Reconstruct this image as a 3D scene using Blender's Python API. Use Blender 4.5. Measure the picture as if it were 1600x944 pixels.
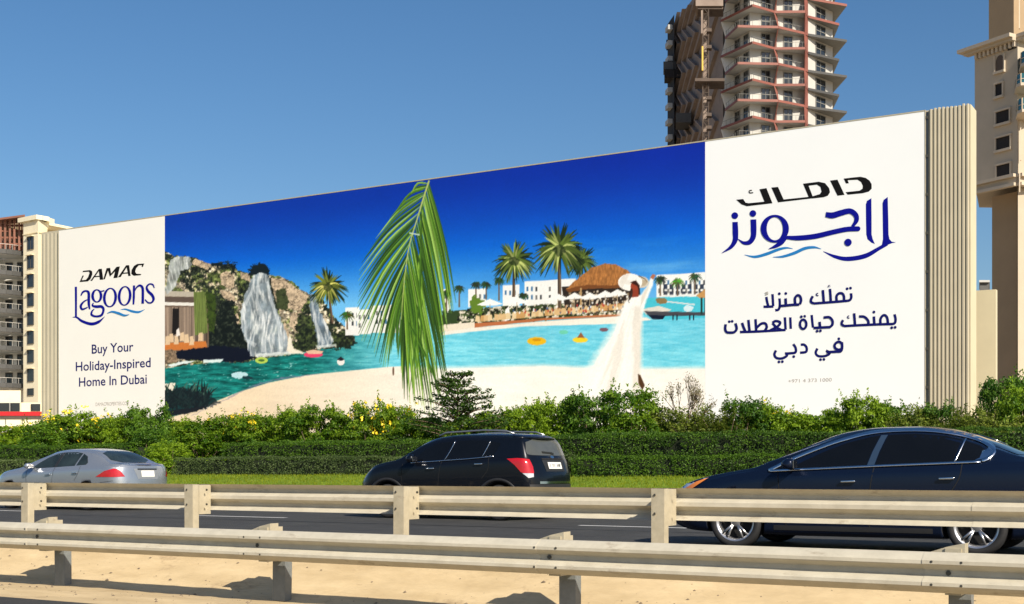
import bpy, bmesh, math, random
import numpy as np
from mathutils import Vector, Matrix
from mathutils.bvhtree import BVHTree
from mathutils.geometry import tessellate_polygon
R = math.radians
random.seed(7); rng = np.random.default_rng(11)
S = bpy.context.scene
for o in list(bpy.data.objects): bpy.data.objects.remove(o)
COL = S.collection

# ---------------------------------------------------------------- camera
CA, SA = 2000/3944.6, 3400/3944.6          # the road runs along X; the view axis is 59.5 degrees off it
cam = bpy.data.objects.new('camera', bpy.data.cameras.new('camera')); COL.objects.link(cam)
cam.location = (0, 0, 1.0); cam.rotation_euler = (R(90), 0, math.asin(CA))
cam.data.lens = 45; cam.data.sensor_width = 36; cam.data.shift_y = 0.162
cam.data.clip_end = 6000; cam.data.clip_start = 0.1
S.camera = cam
# ---------------------------------------------------------------- sky, sun, exposure
SUN = Vector((0.86, -0.51, 0)).normalized(); ELEV = R(34)
w = bpy.data.worlds.new("World"); S.world = w; w.use_nodes = True
nt = w.node_tree; bg = nt.nodes['Background']
sky = nt.nodes.new('ShaderNodeTexSky'); sky.sky_type = 'NISHITA'; sky.sun_disc = False
sky.sun_elevation = ELEV; sky.sun_rotation = math.atan2(SUN.x, SUN.y)
sky.altitude = 0; sky.air_density = 1.0; sky.dust_density = 1.2; sky.ozone_density = 3.0
hs = nt.nodes.new('ShaderNodeHueSaturation'); hs.inputs['Saturation'].default_value = 1.22
nt.links.new(sky.outputs[0], hs.inputs['Color']); nt.links.new(hs.outputs[0], bg.inputs[0]); bg.inputs[1].default_value = 0.080
sl = bpy.data.lights.new('sun', 'SUN'); sl.energy = 4.9; sl.angle = R(0.5); sl.color = (1.0, 0.90, 0.75)
so = bpy.data.objects.new('sun', sl); COL.objects.link(so)
so.rotation_euler = Vector((SUN.x*math.cos(ELEV), SUN.y*math.cos(ELEV), math.sin(ELEV))).to_track_quat('Z', 'Y').to_euler()
S.view_settings.view_transform = 'Standard'; S.view_settings.look = 'None'
S.view_settings.exposure = 0.45; S.view_settings.gamma = 1.0

# ---------------------------------------------------------------- helpers
def at(px, v):
    """point of the vertical plane Y=v behind photo column px"""
    d = v/(CA*(px-800)/2000+SA); r = (px-800)/2000*d
    return SA*r-CA*d, d
def Xat(px, v): return at(px, v)[0]
def P3(px, py, d):
    r = (px-800)/2000*d
    return Vector((SA*r-CA*d, CA*r+SA*d, 1-(py-731)/2000*d))
def zof(py, d): return 1-(py-731)/2000*d
def P2(px, d):
    p = P3(px, 731, d); return (p.x, p.y)
def lin(c):
    return tuple(((x/255/12.92) if x <= 10.3 else ((x/255+.055)/1.055)**2.4) for x in c)
MATS = {}
def mat(name, col, rough=.6, metal=0., var=.12, scale=3., bump=0., bscale=40., coat=0., col2=None, spec=.5, trans=0., detail=6., stretch=None, stain=None, stain_lo=.60):
    if name in MATS: return MATS[name]
    m = bpy.data.materials.new(name); m.use_nodes = True; MATS[name] = m
    t = m.node_tree; b = t.nodes['Principled BSDF']
    b.inputs['Roughness'].default_value = rough; b.inputs['Metallic'].default_value = metal
    b.inputs['Specular IOR Level'].default_value = spec
    b.inputs['Coat Weight'].default_value = coat; b.inputs['Coat Roughness'].default_value = .04
    g = t.nodes.new('ShaderNodeNewGeometry')
    src = g.outputs['Position']
    if stretch:
        mp = t.nodes.new('ShaderNodeMapping'); mp.inputs['Scale'].default_value = stretch
        t.links.new(src, mp.inputs[0]); src = mp.outputs[0]
    n = t.nodes.new('ShaderNodeTexNoise'); n.inputs['Scale'].default_value = scale; n.inputs['Detail'].default_value = detail
    n.inputs['Roughness'].default_value = .65
    t.links.new(src, n.inputs['Vector'])
    rp = t.nodes.new('ShaderNodeMapRange'); rp.inputs[1].default_value = .3; rp.inputs[2].default_value = .7
    t.links.new(n.outputs['Fac'], rp.inputs[0])
    mx = t.nodes.new('ShaderNodeMix'); mx.data_type = 'RGBA'
    c2 = col2 if col2 else tuple(min(1, x*(1+var)) for x in col)
    c1 = col if col2 else tuple(x*(1-var) for x in col)
    mx.inputs[6].default_value = (*c1, 1); mx.inputs[7].default_value = (*c2, 1)
    t.links.new(rp.outputs[0], mx.inputs[0]); cout = mx.outputs[2]
    if stain:
        n3 = t.nodes.new('ShaderNodeTexNoise'); n3.inputs['Scale'].default_value = 2.2; n3.inputs['Detail'].default_value = 9; n3.inputs['Roughness'].default_value = .75
        mp3 = t.nodes.new('ShaderNodeMapping'); mp3.inputs['Scale'].default_value = (1, 1, 3.5); t.links.new(g.outputs['Position'], mp3.inputs[0]); t.links.new(mp3.outputs[0], n3.inputs['Vector'])
        r3 = t.nodes.new('ShaderNodeMapRange'); r3.inputs[1].default_value = stain_lo; r3.inputs[2].default_value = stain_lo+.12; r3.inputs[4].default_value = .75; t.links.new(n3.outputs['Fac'], r3.inputs[0])
        m3 = t.nodes.new('ShaderNodeMix'); m3.data_type = 'RGBA'; m3.inputs[7].default_value = (*stain, 1); t.links.new(r3.outputs[0], m3.inputs[0]); t.links.new(cout, m3.inputs[6]); cout = m3.outputs[2]
    t.links.new(cout, b.inputs['Base Color'])
    if bump:
        n2 = t.nodes.new('ShaderNodeTexNoise'); n2.inputs['Scale'].default_value = bscale; n2.inputs['Detail'].default_value = 4
        t.links.new(src, n2.inputs['Vector'])
        bp = t.nodes.new('ShaderNodeBump'); bp.inputs['Strength'].default_value = bump; bp.inputs['Distance'].default_value = .02
        t.links.new(n2.outputs['Fac'], bp.inputs['Height']); t.links.new(bp.outputs[0], b.inputs['Normal'])
    return m
def leafmat(name, dark, light, transl=.35, rough=.55):
    m = bpy.data.materials.new(name); m.use_nodes = True; MATS[name] = m
    t = m.node_tree; t.nodes.clear()
    out = t.nodes.new('ShaderNodeOutputMaterial'); b = t.nodes.new('ShaderNodeBsdfPrincipled')
    b.inputs['Roughness'].default_value = rough; b.inputs['Specular IOR Level'].default_value = .3
    tr = t.nodes.new('ShaderNodeBsdfTranslucent'); mix = t.nodes.new('ShaderNodeMixShader'); mix.inputs[0].default_value = transl
    a = t.nodes.new('ShaderNodeAttribute'); a.attribute_name = 'tint'
    r = t.nodes.new('ShaderNodeMix'); r.data_type = 'RGBA'
    r.inputs[6].default_value = (*dark, 1); r.inputs[7].default_value = (*light, 1)
    oi = t.nodes.new('ShaderNodeObjectInfo'); ma = t.nodes.new('ShaderNodeMath'); ma.operation = 'MULTIPLY_ADD'; ma.inputs[1].default_value = .5; ma.use_clamp = True
    ms_ = t.nodes.new('ShaderNodeMath'); ms_.operation = 'SUBTRACT'; ms_.inputs[1].default_value = .25
    t.links.new(oi.outputs['Random'], ma.inputs[0]); t.links.new(a.outputs['Fac'], ms_.inputs[0]); t.links.new(ms_.outputs[0], ma.inputs[2])
    t.links.new(ma.outputs[0], r.inputs[0])
    t.links.new(r.outputs[2], b.inputs['Base Color']); t.links.new(r.outputs[2], tr.inputs[0])
    t.links.new(b.outputs[0], mix.inputs[1]); t.links.new(tr.outputs[0], mix.inputs[2]); t.links.new(mix.outputs[0], out.inputs[0])
    return m

def link(name, me, mats=None, parent=None, **props):
    o = bpy.data.objects.new(name, me); COL.objects.link(o)
    if me is not None and mats:
        for m in (mats if isinstance(mats, (list, tuple)) else [mats]):
            if me.materials.find(m.name) < 0 or True: me.materials.append(m)
    if parent: o.parent = parent
    for k, x in props.items(): o[k] = x
    return o
def empty(name, loc, label, cat, group=None, rz=0):
    o = bpy.data.objects.new(name, None); COL.objects.link(o); o.location = loc; o.rotation_euler.z = rz
    o['label'] = label; o['category'] = cat
    if group: o['group'] = group
    return o
def tag(o, label, cat, group=None):
    o['label'] = label; o['category'] = cat
    if group: o['group'] = group
    return o
class MB:
    """collects polygons into one mesh"""
    def __init__(s): s.v = []; s.f = []; s.m = []; s.k = 0
    def poly(s, pts, mi=None):
        b = len(s.v); s.v += [tuple(p) for p in pts]; s.f.append(tuple(range(b, b+len(pts)))); s.m.append(s.k if mi is None else mi)
    def mesh(s, verts, faces):
        b = len(s.v); s.v += [tuple(p) for p in verts]
        for f in faces: s.f.append(tuple(i+b for i in f)); s.m.append(s.k)
    def box(s, x0, x1, y0, y1, z0, z1):
        p = [(x, y, z) for z in (z0, z1) for y in (y0, y1) for x in (x0, x1)]
        s.mesh(p, [(0, 2, 3, 1), (4, 5, 7, 6), (0, 1, 5, 4), (2, 6, 7, 3), (0, 4, 6, 2), (1, 3, 7, 5)])
    def prism(s, plan, z0, z1):
        n = len(plan); a = sum(plan[i][0]*plan[(i+1) % n][1]-plan[(i+1) % n][0]*plan[i][1] for i in range(n))
        if a < 0: plan = plan[::-1]
        v = [(x, y, z0) for x, y in plan]+[(x, y, z1) for x, y in plan]
        s.mesh(v, [tuple(range(n))[::-1], tuple(range(n, 2*n))]+[(i, (i+1) % n, (i+1) % n+n, i+n) for i in range(n)])
    def bar(s, a, b, w, h=None, up=(0, 0, 1)):
        a = Vector(a); b = Vector(b); h = w if h is None else h
        d = (b-a).normalized(); u = Vector(up)
        if abs(d.dot(u)) > .95: u = Vector((0, 1, 0))
        sx = d.cross(u).normalized(); sy = sx.cross(d)
        v = [p+sx*i*w/2+sy*j*h/2 for p in (a, b) for i, j in ((-1, -1), (1, -1), (1, 1), (-1, 1))]
        s.mesh(v, [(3, 2, 1, 0), (4, 5, 6, 7)]+[(i, (i+1) % 4, (i+1) % 4+4, i+4) for i in range(4)])
    def tube(s, pts, rad, n=6, cap=True):
        pts = [Vector(p) for p in pts]; rings = []
        for i, p in enumerate(pts):
            d = (pts[min(i+1, len(pts)-1)]-pts[max(i-1, 0)]).normalized()
            u = Vector((0, 0, 1)) if abs(d.z) < .9 else Vector((1, 0, 0))
            a = d.cross(u).normalized(); b = a.cross(d); r = rad[i] if isinstance(rad, (list, tuple)) else rad
            rings.append([p+a*r*math.cos(t*2*math.pi/n)+b*r*math.sin(t*2*math.pi/n) for t in range(n)])
        v = [q for r in rings for q in r]
        f = [(k*n+i, k*n+(i+1) % n, (k+1)*n+(i+1) % n, (k+1)*n+i) for k in range(len(pts)-1) for i in range(n)]
        if cap: f += [tuple(range(n))[::-1], tuple(range((len(pts)-1)*n, len(pts)*n))]
        s.mesh(v, f)
    def lathe(s, prof, c, axis='y', n=40):
        c = Vector(c); m = len(prof); v = []
        for k in range(n):
            t = 2*math.pi*k/n
            for r, h in prof:
                v.append(c+(Vector((r*math.cos(t), h, r*math.sin(t))) if axis == 'y' else Vector((r*math.cos(t), r*math.sin(t), h))))
        f = [(k*m+i, k*m+i+1, ((k+1) % n)*m+i+1, ((k+1) % n)*m+i) for k in range(n) for i in range(m-1)]
        s.mesh(v, f)
    def me(s, name, smooth=False, offset=None):
        m = bpy.data.meshes.new(name); v = s.v
        if offset: v = [(x-offset[0], y-offset[1], z-offset[2]) for x, y, z in v]
        m.from_pydata(v, [], s.f); m.polygons.foreach_set('material_index', s.m)
        if smooth: m.polygons.foreach_set('use_smooth', [True]*len(s.f))
        m.update(); return m
    def build(s, name, mats, parent=None, smooth=False, **props):
        off = parent.location if parent is not None and parent.parent is None else None
        if parent is not None and parent.parent is not None: off = parent.parent.location
        return link(name, s.me(name, smooth, off), mats, parent, **props)
def copy_tree(o, parent=None, first=True):
    c = o.copy(); COL.objects.link(c)
    if parent: c.parent = parent
    for ch in list(o.children): copy_tree(ch, c)
    return c
def quads_np(name, V, F, tint=None, mats=None, smooth=False, parent=None, **props):
    """V (n,3) F (m,k) numpy; tint per vertex"""
    me = bpy.data.meshes.new(name); n, (m, k) = len(V), F.shape
    me.vertices.add(n); me.vertices.foreach_set('co', np.ascontiguousarray(V, dtype=np.float32).ravel())
    me.loops.add(m*k); me.loops.foreach_set('vertex_index', np.ascontiguousarray(F, dtype=np.int32).ravel())
    me.polygons.add(m); me.polygons.foreach_set('loop_start', np.arange(0, m*k, k, dtype=np.int32))
    if smooth: me.polygons.foreach_set('use_smooth', np.ones(m, dtype=bool))
    if tint is not None:
        a = me.attributes.new('tint', 'FLOAT', 'POINT'); a.data.foreach_set('value', np.ascontiguousarray(tint, dtype=np.float32))
    me.update(calc_edges=True); me.validate()
    return link(name, me, mats, parent, **props)
def vnoise(x, y, seed=0):
    xi = np.floor(x).astype(np.int64); yi = np.floor(y).astype(np.int64); fx = x-xi; fy = y-yi
    def h(a, b):
        n = (a*374761393+b*668265263+seed*144665) & 0xffffffff
        n = ((n ^ (n >> 13))*1274126177) & 0xffffffff
        return ((n ^ (n >> 16)) & 0xffff)/65535.
    fx = fx*fx*(3-2*fx); fy = fy*fy*(3-2*fy)
    return (h(xi, yi)*(1-fx)+h(xi+1, yi)*fx)*(1-fy)+(h(xi, yi+1)*(1-fx)+h(xi+1, yi+1)*fx)*fy
def fbm(x, y, o=5, seed=0):
    s = 0; a = .5; t = 0
    for i in range(o):
        s = s+a*vnoise(x*2**i, y*2**i, seed+i); t += a; a *= .55
    return s/t

# ---------------------------------------------------------------- materials
M_asph = mat('asphalt', (.036, .036, .035), .85, var=.25, scale=1.1, bump=.4, bscale=120, stain=(.062, .058, .052), stain_lo=.54)
M_sand = mat('sand', (.46, .35, .20), .95, scale=2.2, bump=.4, bscale=18, col2=(.62, .49, .30), stretch=(.45, 1.6, 1), stain=(.30, .215, .13), stain_lo=.57, spec=.1)
M_rail = mat('galvanised_rail', (.44, .405, .32), .55, .0, scale=6, col2=(.54, .50, .40), bump=.08, bscale=18, spec=.3, stain=(.25, .20, .14), stain_lo=.585)
M_post = mat('galvanised_post', (.44, .39, .28), .5, .25, scale=9, col2=(.55, .49, .36), bump=.1, bscale=30, stain=(.20, .13, .08))
M_postg = mat('grey_post', (.15, .165, .17), .55, .2, scale=9, col2=(.22, .235, .235), bump=.1, bscale=30)  # near posts: darker, bluer grey than the far posts
M_bolt = mat('bolt_steel', (.10, .095, .08), .5, .6)
M_white = mat('white_print_sheet', lin((236, 238, 240)), .55, var=.015, scale=.35)
M_white2 = mat('cream_print_sheet', lin((236, 233, 228)), .55, var=.02, scale=.35)
M_wallt = mat('shaded_tower_render', (.47, .46, .43), .85, var=.06, scale=.4)  # off-white tower walls with their shade put into a darker colour
M_hoard = mat('cream_corrugated_sheet', (.48, .43, .32), .5, var=.06, scale=.8)
M_hoard2 = mat('cream_end_sheet', (.60, .53, .36), .5, var=.05, scale=.8)
M_black = mat('black_print', (.006, .006, .007), .7, var=.02, spec=.1)
M_navy = mat('navy_print', lin((8, 14, 135)), .7, spec=.1, var=.03)
M_navy2 = mat('navy_text_print', lin((14, 20, 95)), .7, spec=.1, var=.05)
M_wave = mat('blue_wave_print', lin((20, 120, 190)), .5, var=.05)
M_greyp = mat('grey_print', lin((170, 165, 158)), .5)
M_paintw = mat('road_paint', (.62, .62, .60), .7, var=.2, scale=8)
M_kerb = mat('kerb_concrete', (.42, .40, .36), .9, var=.12, bump=.2)
M_cream = mat('cream_render', (.72, .63, .42), .8, var=.06, scale=.5)
M_cream2 = mat('pale_cream_render', (.78, .71, .52), .8, var=.05, scale=.5)
M_beige = mat('beige_render', (.46, .39, .295), .85, var=.06, scale=.35)
M_beige2 = mat('pale_beige_trim', (.52, .44, .335), .8, var=.05)
M_brownr = mat('brown_render', (.34, .245, .145), .85, var=.06, scale=.3)
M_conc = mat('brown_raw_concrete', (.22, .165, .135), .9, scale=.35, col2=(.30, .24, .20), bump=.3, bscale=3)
M_concd = mat('dark_raw_concrete', (.10, .075, .06), .9, var=.2, scale=.5)
M_wallw = mat('off_white_render', (.64, .63, .59), .85, var=.05, scale=.4)
M_soff = mat('dark_grey_soffit', (.20, .20, .185), .85, var=.1, scale=.5)
M_grey = mat('light_grey_soffit', (.42, .42, .40), .85, var=.08, scale=.5)
M_orange = mat('orange_red_trim', (.235, .078, .055), .6, var=.15, scale=.4)
M_dark = mat('black_netting', (.018, .016, .016), .9, var=.3)
M_glass = mat('dark_window_glass', (.02, .024, .028), .08, var=.3, scale=.7, spec=.7)
M_teal = mat('teal_window_glass', (.015, .10, .12), .1, var=.3, scale=.8, spec=.7)
M_frame = mat('window_frame', (.50, .48, .44), .6)
M_red = mat('red_fascia', (.50, .015, .02), .5)
M_greyb = mat('dark_grey_fascia', (.06, .06, .058), .6)
M_lattice = mat('terracotta_lattice', (.24, .105, .07), .8, var=.15, scale=.6)
M_yellow = mat('yellow_hoist_paint', (.62, .40, .05), .6)
M_bark = mat('bark', (.16, .11, .07), .9, scale=10, var=.25)
# ================================================================ GROUND
def sheet(name, xs, ys, zf, m, **props):
    X, Y = np.meshgrid(xs, ys); Z = zf(X, Y)
    V = np.stack([X.ravel(), Y.ravel(), Z.ravel()], 1); nx = len(xs); ny = len(ys)
    i = (np.arange(ny-1)[:, None]*nx+np.arange(nx-1)[None, :]).ravel()
    F = np.stack([i, i+1, i+1+nx, i+nx], 1)
    return quads_np(name, V, F, mats=m, smooth=True, **props)
GX = np.concatenate([[-3000, -1200, -500, -250, -150], np.linspace(-100, 40, 71), [80, 200, 500, 1200, 3000]])
V_ROAD0, V_ROAD1 = 12.45, 24.4
def median_z(X, Y):
    t = np.clip((Y-9.15)/(12.35-9.15), 0, 1)
    base = -.41+.39*np.clip((Y-10.52)/.75, 0, 1)**1.25
    return base+(fbm(X*1.3, Y*2.6, 4, 3)-.5)*.035*np.clip((Y-9.3)*3, 0, 1)+(fbm(X*9, Y*9, 3, 5)-.5)*.015
def lawn_z(X, Y):
    t = np.clip((Y-24.6)/(31.0-24.6), 0, 1); t = t*t*(3-2*t)
    return .13+.67*t+(fbm(X*.5, Y*.5, 3, 9)-.5)*.06*t
sheet('near_road', np.concatenate([[-900, -300], np.linspace(-100, 60, 33), [300]]), np.array([-60, -30, -10, 0, 4, 7, 9.22]), lambda X, Y: np.full_like(X, -.405), M_asph, kind='structure')
sheet('median_sand', np.linspace(-70, 12, 620), np.linspace(9.16, 12.4, 56), median_z, M_sand, kind='structure')
sheet('far_road', np.concatenate([[-900, -300], np.linspace(-120, 60, 37), [300]]), np.linspace(12.38, 24.42, 5), lambda X, Y: np.zeros_like(X), M_asph, kind='structure')
M_lawn = mat('lawn_soil_and_turf', (.10, .17, .016), .95, scale=3., col2=(.18, .26, .025), bump=.6, bscale=60, spec=.1)
sheet('lawn', np.concatenate([[-900, -300], np.linspace(-100, 20, 240), [300]]), np.linspace(24.55, 40, 60), lawn_z, M_lawn, kind='structure')
M_earth = mat('sandy_ground', (.34, .26, .17), .95, scale=.2, col2=(.44, .35, .24), bump=.3, bscale=4)
# the far ground: one sheet to the horizon, under everything
def far_z(X, Y): return np.where((Y > 39.6), .72, -.60)
sheet('ground', GX, np.concatenate([[-3000, -800, -100, -20, 8, 39.5, 39.7, 44, 60, 100, 200, 400, 900, 2000, 4000]]), far_z, M_earth, kind='structure')
k = MB(); k.box(-300, 60, 24.4, 24.56, -.1, .13); k.build('kerb', M_kerb, kind='structure')
k = MB(); k.box(-300, 60, 12.36, 12.46, -.3, .035); k.build('kerb', M_kerb, kind='structure')
# lane markings: broken line, each dash a piece of the road
def strip(x0, x1, y, w_, z): k.poly([(x0, y-w_/2, z), (x1, y-w_/2, z), (x1, y+w_/2, z), (x0, y+w_/2, z)])
k = MB()
for px0, px1 in ((-120, 50), (310, 447), (905, 1104), (1222, 1480)):
    strip(Xat(px0, 19.75), Xat(px1, 19.75), 19.75, .15, .004)
for x0 in (-60, -52, -44, 4, 14): strip(x0, x0+4, 19.75, .15, .004)
k.build('lane_marking', M_paintw, kind='structure')
k = MB(); strip(-200, 60, 24.1, .15, .004); k.build('edge_line', M_paintw, kind='structure')
k = MB(); strip(-200, 60, 12.75, .15, .004); k.build('edge_line', mat('yellow_road_paint', (.55, .36, .06), .7), kind='structure')
# thin dark seam across the asphalt
k = MB(); k.poly([(-22, 18.55, .004), (4, 18.3, .004), (4, 18.36, .004), (-22, 18.61, .004)]); k.build('tar_seam', mat('tar', (.012, .012, .012), .6), kind='structure')
# pebbles and bits of rubble on the sand
V = []; F = []; n = 700
for i in range(n):
    x = random.uniform(-16, 2); y = random.uniform(9.5, 11.6); r = random.choice([.005, .006, .008, .010, .014, .022])
    z = float(median_z(np.array([[x]]), np.array([[y]]))[0, 0])
    b = len(V); a = random.random()*6
    for q in range(5): V.append((x+r*random.uniform(.8, 1.7)*math.cos(a+q*1.256), y+r*random.uniform(.6, 1.2)*math.sin(a+q*1.256), z-.002))
    V.append((x, y, z+r*random.uniform(.5, .9)))
    F += [(b+q, b+(q+1) % 5, b+5) for q in range(5)]
quads_np('pebbles', np.array(V), np.array(F), mats=mat('pebble', (.20, .15, .10), .9, var=.5, scale=20), kind='stuff')
# grass blades on the visible part of the lawn
n = 75000
x = rng.uniform(-46, 0, n); y = rng.uniform(24.7, 30.6, n); z = lawn_z(x, y)
h = rng.uniform(.03, .075, n); a = rng.uniform(0, 6.28, n); wd = rng.uniform(.008, .016, n)
dx = np.cos(a)*wd; dy = np.sin(a)*wd; lx = rng.normal(0, .02, n); ly = rng.normal(0, .02, n)
V = np.stack([np.stack([x-dx, y-dy, z-.01], 1), np.stack([x+dx, y+dy, z-.01], 1), np.stack([x+lx, y+ly, z+h], 1)], 1).reshape(-1, 3)
tn = np.clip(fbm(x*.8, y*.8, 3, 4)*1.4-.2+rng.normal(0, .2, n), 0, 1)
M_grass = leafmat('grass_blade', (.11, .16, .006), (.25, .30, .012), .4)
quads_np('grass', V, np.arange(3*n).reshape(-1, 3), np.repeat(tn, 3), M_grass, kind='stuff')

# ================================================================ GUARD RAILS
def beam_mesh(L, back=False):
    """W beam of length L along X, traffic side towards -Y"""
    prof = [(.010, .157), (.0, .153), (-.012, .147), (-.078, .108), (-.088, .098), (-.088, .070), (-.078, .060), (-.010, .028), (0, .020),
            (0, -.020), (-.010, -.028), (-.078, -.060), (-.088, -.070), (-.088, -.098), (-.078, -.108), (-.012, -.147), (0, -.153), (.010, -.157)]
    b = MB(); th = .004; n = len(prof)
    nx = 14
    f_ = [(p[0], p[1]) for p in prof]; g_ = [(p[0]+th, p[1]) for p in prof]
    rows = []
    for i in range(nx+1):
        x = L*i/nx; dent = [random.gauss(0, .0016) if 0 < i < nx else 0 for _ in prof]
        rows.append([(x, y+d, z) for (y, z), d in zip(f_, dent)]+[(x, y+d, z) for (y, z), d in zip(g_[::-1], dent[::-1])])
    m = 2*n; v = [p for r in rows for p in r]
    f = [(i*m+j, (i+1)*m+j, (i+1)*m+(j+1) % m, i*m+(j+1) % m) for i in range(nx) for j in range(m)]
    f += [tuple(range(m)), tuple(range(nx*m, nx*m+m))[::-1]]
    b.mesh(v, f)
    if back: b.v = [(x, -y, z) for x, y, z in b.v]; b.f = [q[::-1] for q in b.f]
    return b
def post_mesh(w_, dep, h, chan):
    """C-section post, open side to +X, standing at z 0..h, front face at Y=0"""
    b = MB(); t = .012
    b.box(-w_/2, w_/2, 0, t, 0, h)                 # face
    b.box(-w_/2, -w_/2+t, t+.001, dep, 0, h)             # web on the left
    b.box(w_/2-t, w_/2, t+.001, dep, 0, h)
    b.box(-w_/2, w_/2, dep+.001, dep+t, 0, h)
    return b
def bevel(o, w_=.004, seg=2):
    m = o.modifiers.new('bevel', 'BEVEL'); m.width = w_; m.segments = seg; m.limit_method = 'ANGLE'
# near rail: beam in front, post and spacer behind
NP = [Xat(p, 10.47) for p in (95, 437, 888, 1500)]; st = (NP[3]-NP[0])/3
posts = [NP[0]-st*i for i in range(14, 0, -1)]+NP+[NP[3]+st, NP[3]+2*st]
nr = empty('guardrail', (0, 10.15, -.41), 'near weathered W-beam guardrail running across the whole foreground above the sand', 'guardrail', 'guardrails along the median')
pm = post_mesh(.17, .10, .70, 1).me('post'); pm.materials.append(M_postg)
sm = MB(); sm.box(-.06, .06, .036, .278, .43, .79); sme = sm.me('spacer_block'); sme.materials.append(M_post)
pl = MB(); pl.box(-.10, .10, .026, .034, .45, .77); ple = pl.me('backing_plate'); ple.materials.append(M_post)
cp = MB(); cp.mesh([(-.21, .03, .745), (.085, .03, .745), (.085, .03, .83), (-.05, .03, .80), (-.21, .16, .745), (.085, .16, .745), (.085, .16, .83), (-.05, .16, .80)],
    [(0, 1, 2, 3), (7, 6, 5, 4), (1, 5, 6, 2), (3, 2, 6, 7), (0, 3, 7, 4), (0, 4, 5, 1)])
cpe = cp.me('cap_bracket'); cpe.materials.append(M_post)
bm_ = []
for vi in range(3):
    q = beam_mesh(st+.10).me('rail_beam', True); q.set_sharp_from_angle(angle=R(18)); q.materials.append(M_rail); bm_.append(q)
bo = MB()
for dx in (-.11, .11):
    for zz in (-.088, .088): bo.lathe([(0, -.008), (.010, -.007), (.012, 0), (.010, .004)], (dx, -.086, zz), 'y', 8)
bo.lathe([(0, -.014), (.02, -.012), (.02, 0)], (0, 0, 0), 'y', 8)
boe = bo.me('bolts'); boe.materials.append(M_bolt)
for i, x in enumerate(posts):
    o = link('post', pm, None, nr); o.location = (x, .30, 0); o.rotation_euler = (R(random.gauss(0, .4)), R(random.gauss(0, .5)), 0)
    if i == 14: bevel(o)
    o = link('spacer_block', sme, None, nr); o.location = (x, .02, 0)
    o = link('cap_bracket', cpe, None, nr); o.location = (x, .04, 0)
    if i < len(posts)-1:
        o = link('rail_beam', bm_[i % 3], None, nr); o.location = (x-.2, .0 - (i % 2)*.005, .605); o.rotation_euler = (R(random.gauss(0, .1)), 0, 0)
    o = link('bolts', boe, None, nr); o.location = (x-.02, -.003, .605); o['kind'] = 'stuff'
# far rail: we see its back, the posts stand on our side
FP = [Xat(p, 11.32) for p in (40, 297, 624, 1029)]; sf = (FP[3]-FP[0])/3
posts = [FP[0]-sf*i for i in range(14, 0, -1)]+FP
fr = empty('guardrail', (0, 11.5, 0), 'farther guardrail seen from its back with posts standing in front of the beam', 'guardrail', 'guardrails along the median')
pmf = post_mesh(.135, .09, 1.15, 1).me('post'); pmf.materials.append(M_post)
sb = MB(); sb.box(-.045, .062, .003, .20, .44, .795); sbe = sb.me('spacer_block'); sbe.materials.append(M_post)
ho = MB()
for zz in (.74, .56): ho.lathe([(0, -.006), (.011, -.005), (.013, 0)], (-.03, -.001, zz), 'y', 8)
for zz in (.735, .56): ho.lathe([(0, -.012), (.014, -.01), (.014, 0)], (.14, .165, zz), 'y', 8)
hoe = ho.me('bolts'); hoe.materials.append(M_bolt)
bb = []
for vi in range(3):
    q = beam_mesh(sf+.10, True).me('rail_beam', True); q.set_sharp_from_angle(angle=R(18)); q.materials.append(M_rail); bb.append(q)
for i, x in enumerate(posts):
    o = link('post', pmf, None, fr); o.location = (x, -.20, -.35); o.rotation_euler = (0, R(random.gauss(0, .4)), 0)
    if i == 14: bevel(o)
    o = link('spacer_block', sbe, None, fr); o.location = (x, -.095, 0)
    if True:
        o = link('rail_beam', bb[i % 3], None, fr); o.location = (x-.2, .10+(i % 2)*.005, .645)
    if x == posts[-1]:
        for j in (1, 2): o = link('rail_beam', bb[j], None, fr); o.location = (x-.2+sf*j, .10+((i+j) % 2)*.005, .645)
    o = link('bolts', hoe, None, fr); o.location = (x, -.205, 0); o['kind'] = 'stuff'
# ================================================================ BILLBOARD
BV = 45.0
def bp(px, py, off=0.):
    """point of the poster's plane behind photo point; off = how far in front"""
    x, d = at(px, BV); return (x, BV-off, zof(py, d))
BX0, BX1 = Xat(92.5, BV), Xat(1445, BV); BZ0, BZ1 = 1.0, 13.22
bb = empty('billboard', (Xat(700, BV), BV+.4, .72), 'huge white and blue advertising billboard with lagoon scene and palm frond, behind the hedges', 'billboard')
HX0, HX1 = Xat(65, 45.1), Xat(1515.5, 45.1)
q = MB(); q.box(HX0, HX1, BV+.10, BV+1.03, .72, BZ1+.05); q.build('backing_wall', M_hoard, bb)
q = MB(); q.box(HX1+.002, HX1+.03, BV+.09, BV+1.05, .72, BZ1+.06); q.build('end_panel', M_hoard2, bb)
# vertical ribs of the corrugated sheet, right and left of the poster
def rib(x, w_, z1, dp=.06):
    q = MB(); y = BV+.10; z0 = .72
    p = [(x-w_*.36, y), (x-w_*.2, y-dp), (x+w_*.2, y-dp), (x+w_*.36, y)]
    v = [(a, b-.001, z) for z in (z0, z1) for a, b in p]
    q.mesh(v, [(0, 1, 5, 4), (1, 2, 6, 5), (2, 3, 7, 6), (4, 5, 6, 7), (3, 2, 1, 0)])
    q.build('rib', M_hoard, bb)
xs = np.linspace(Xat(1454, BV), HX1-.07, 10)
for x in xs: rib(x, (xs[1]-xs[0])*1.0, BZ1+.06+random.uniform(-.01, .04))
for x in np.linspace(HX0+.15, BX0-.12, 5): rib(x, .24, BZ1-.05, .02)
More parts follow.
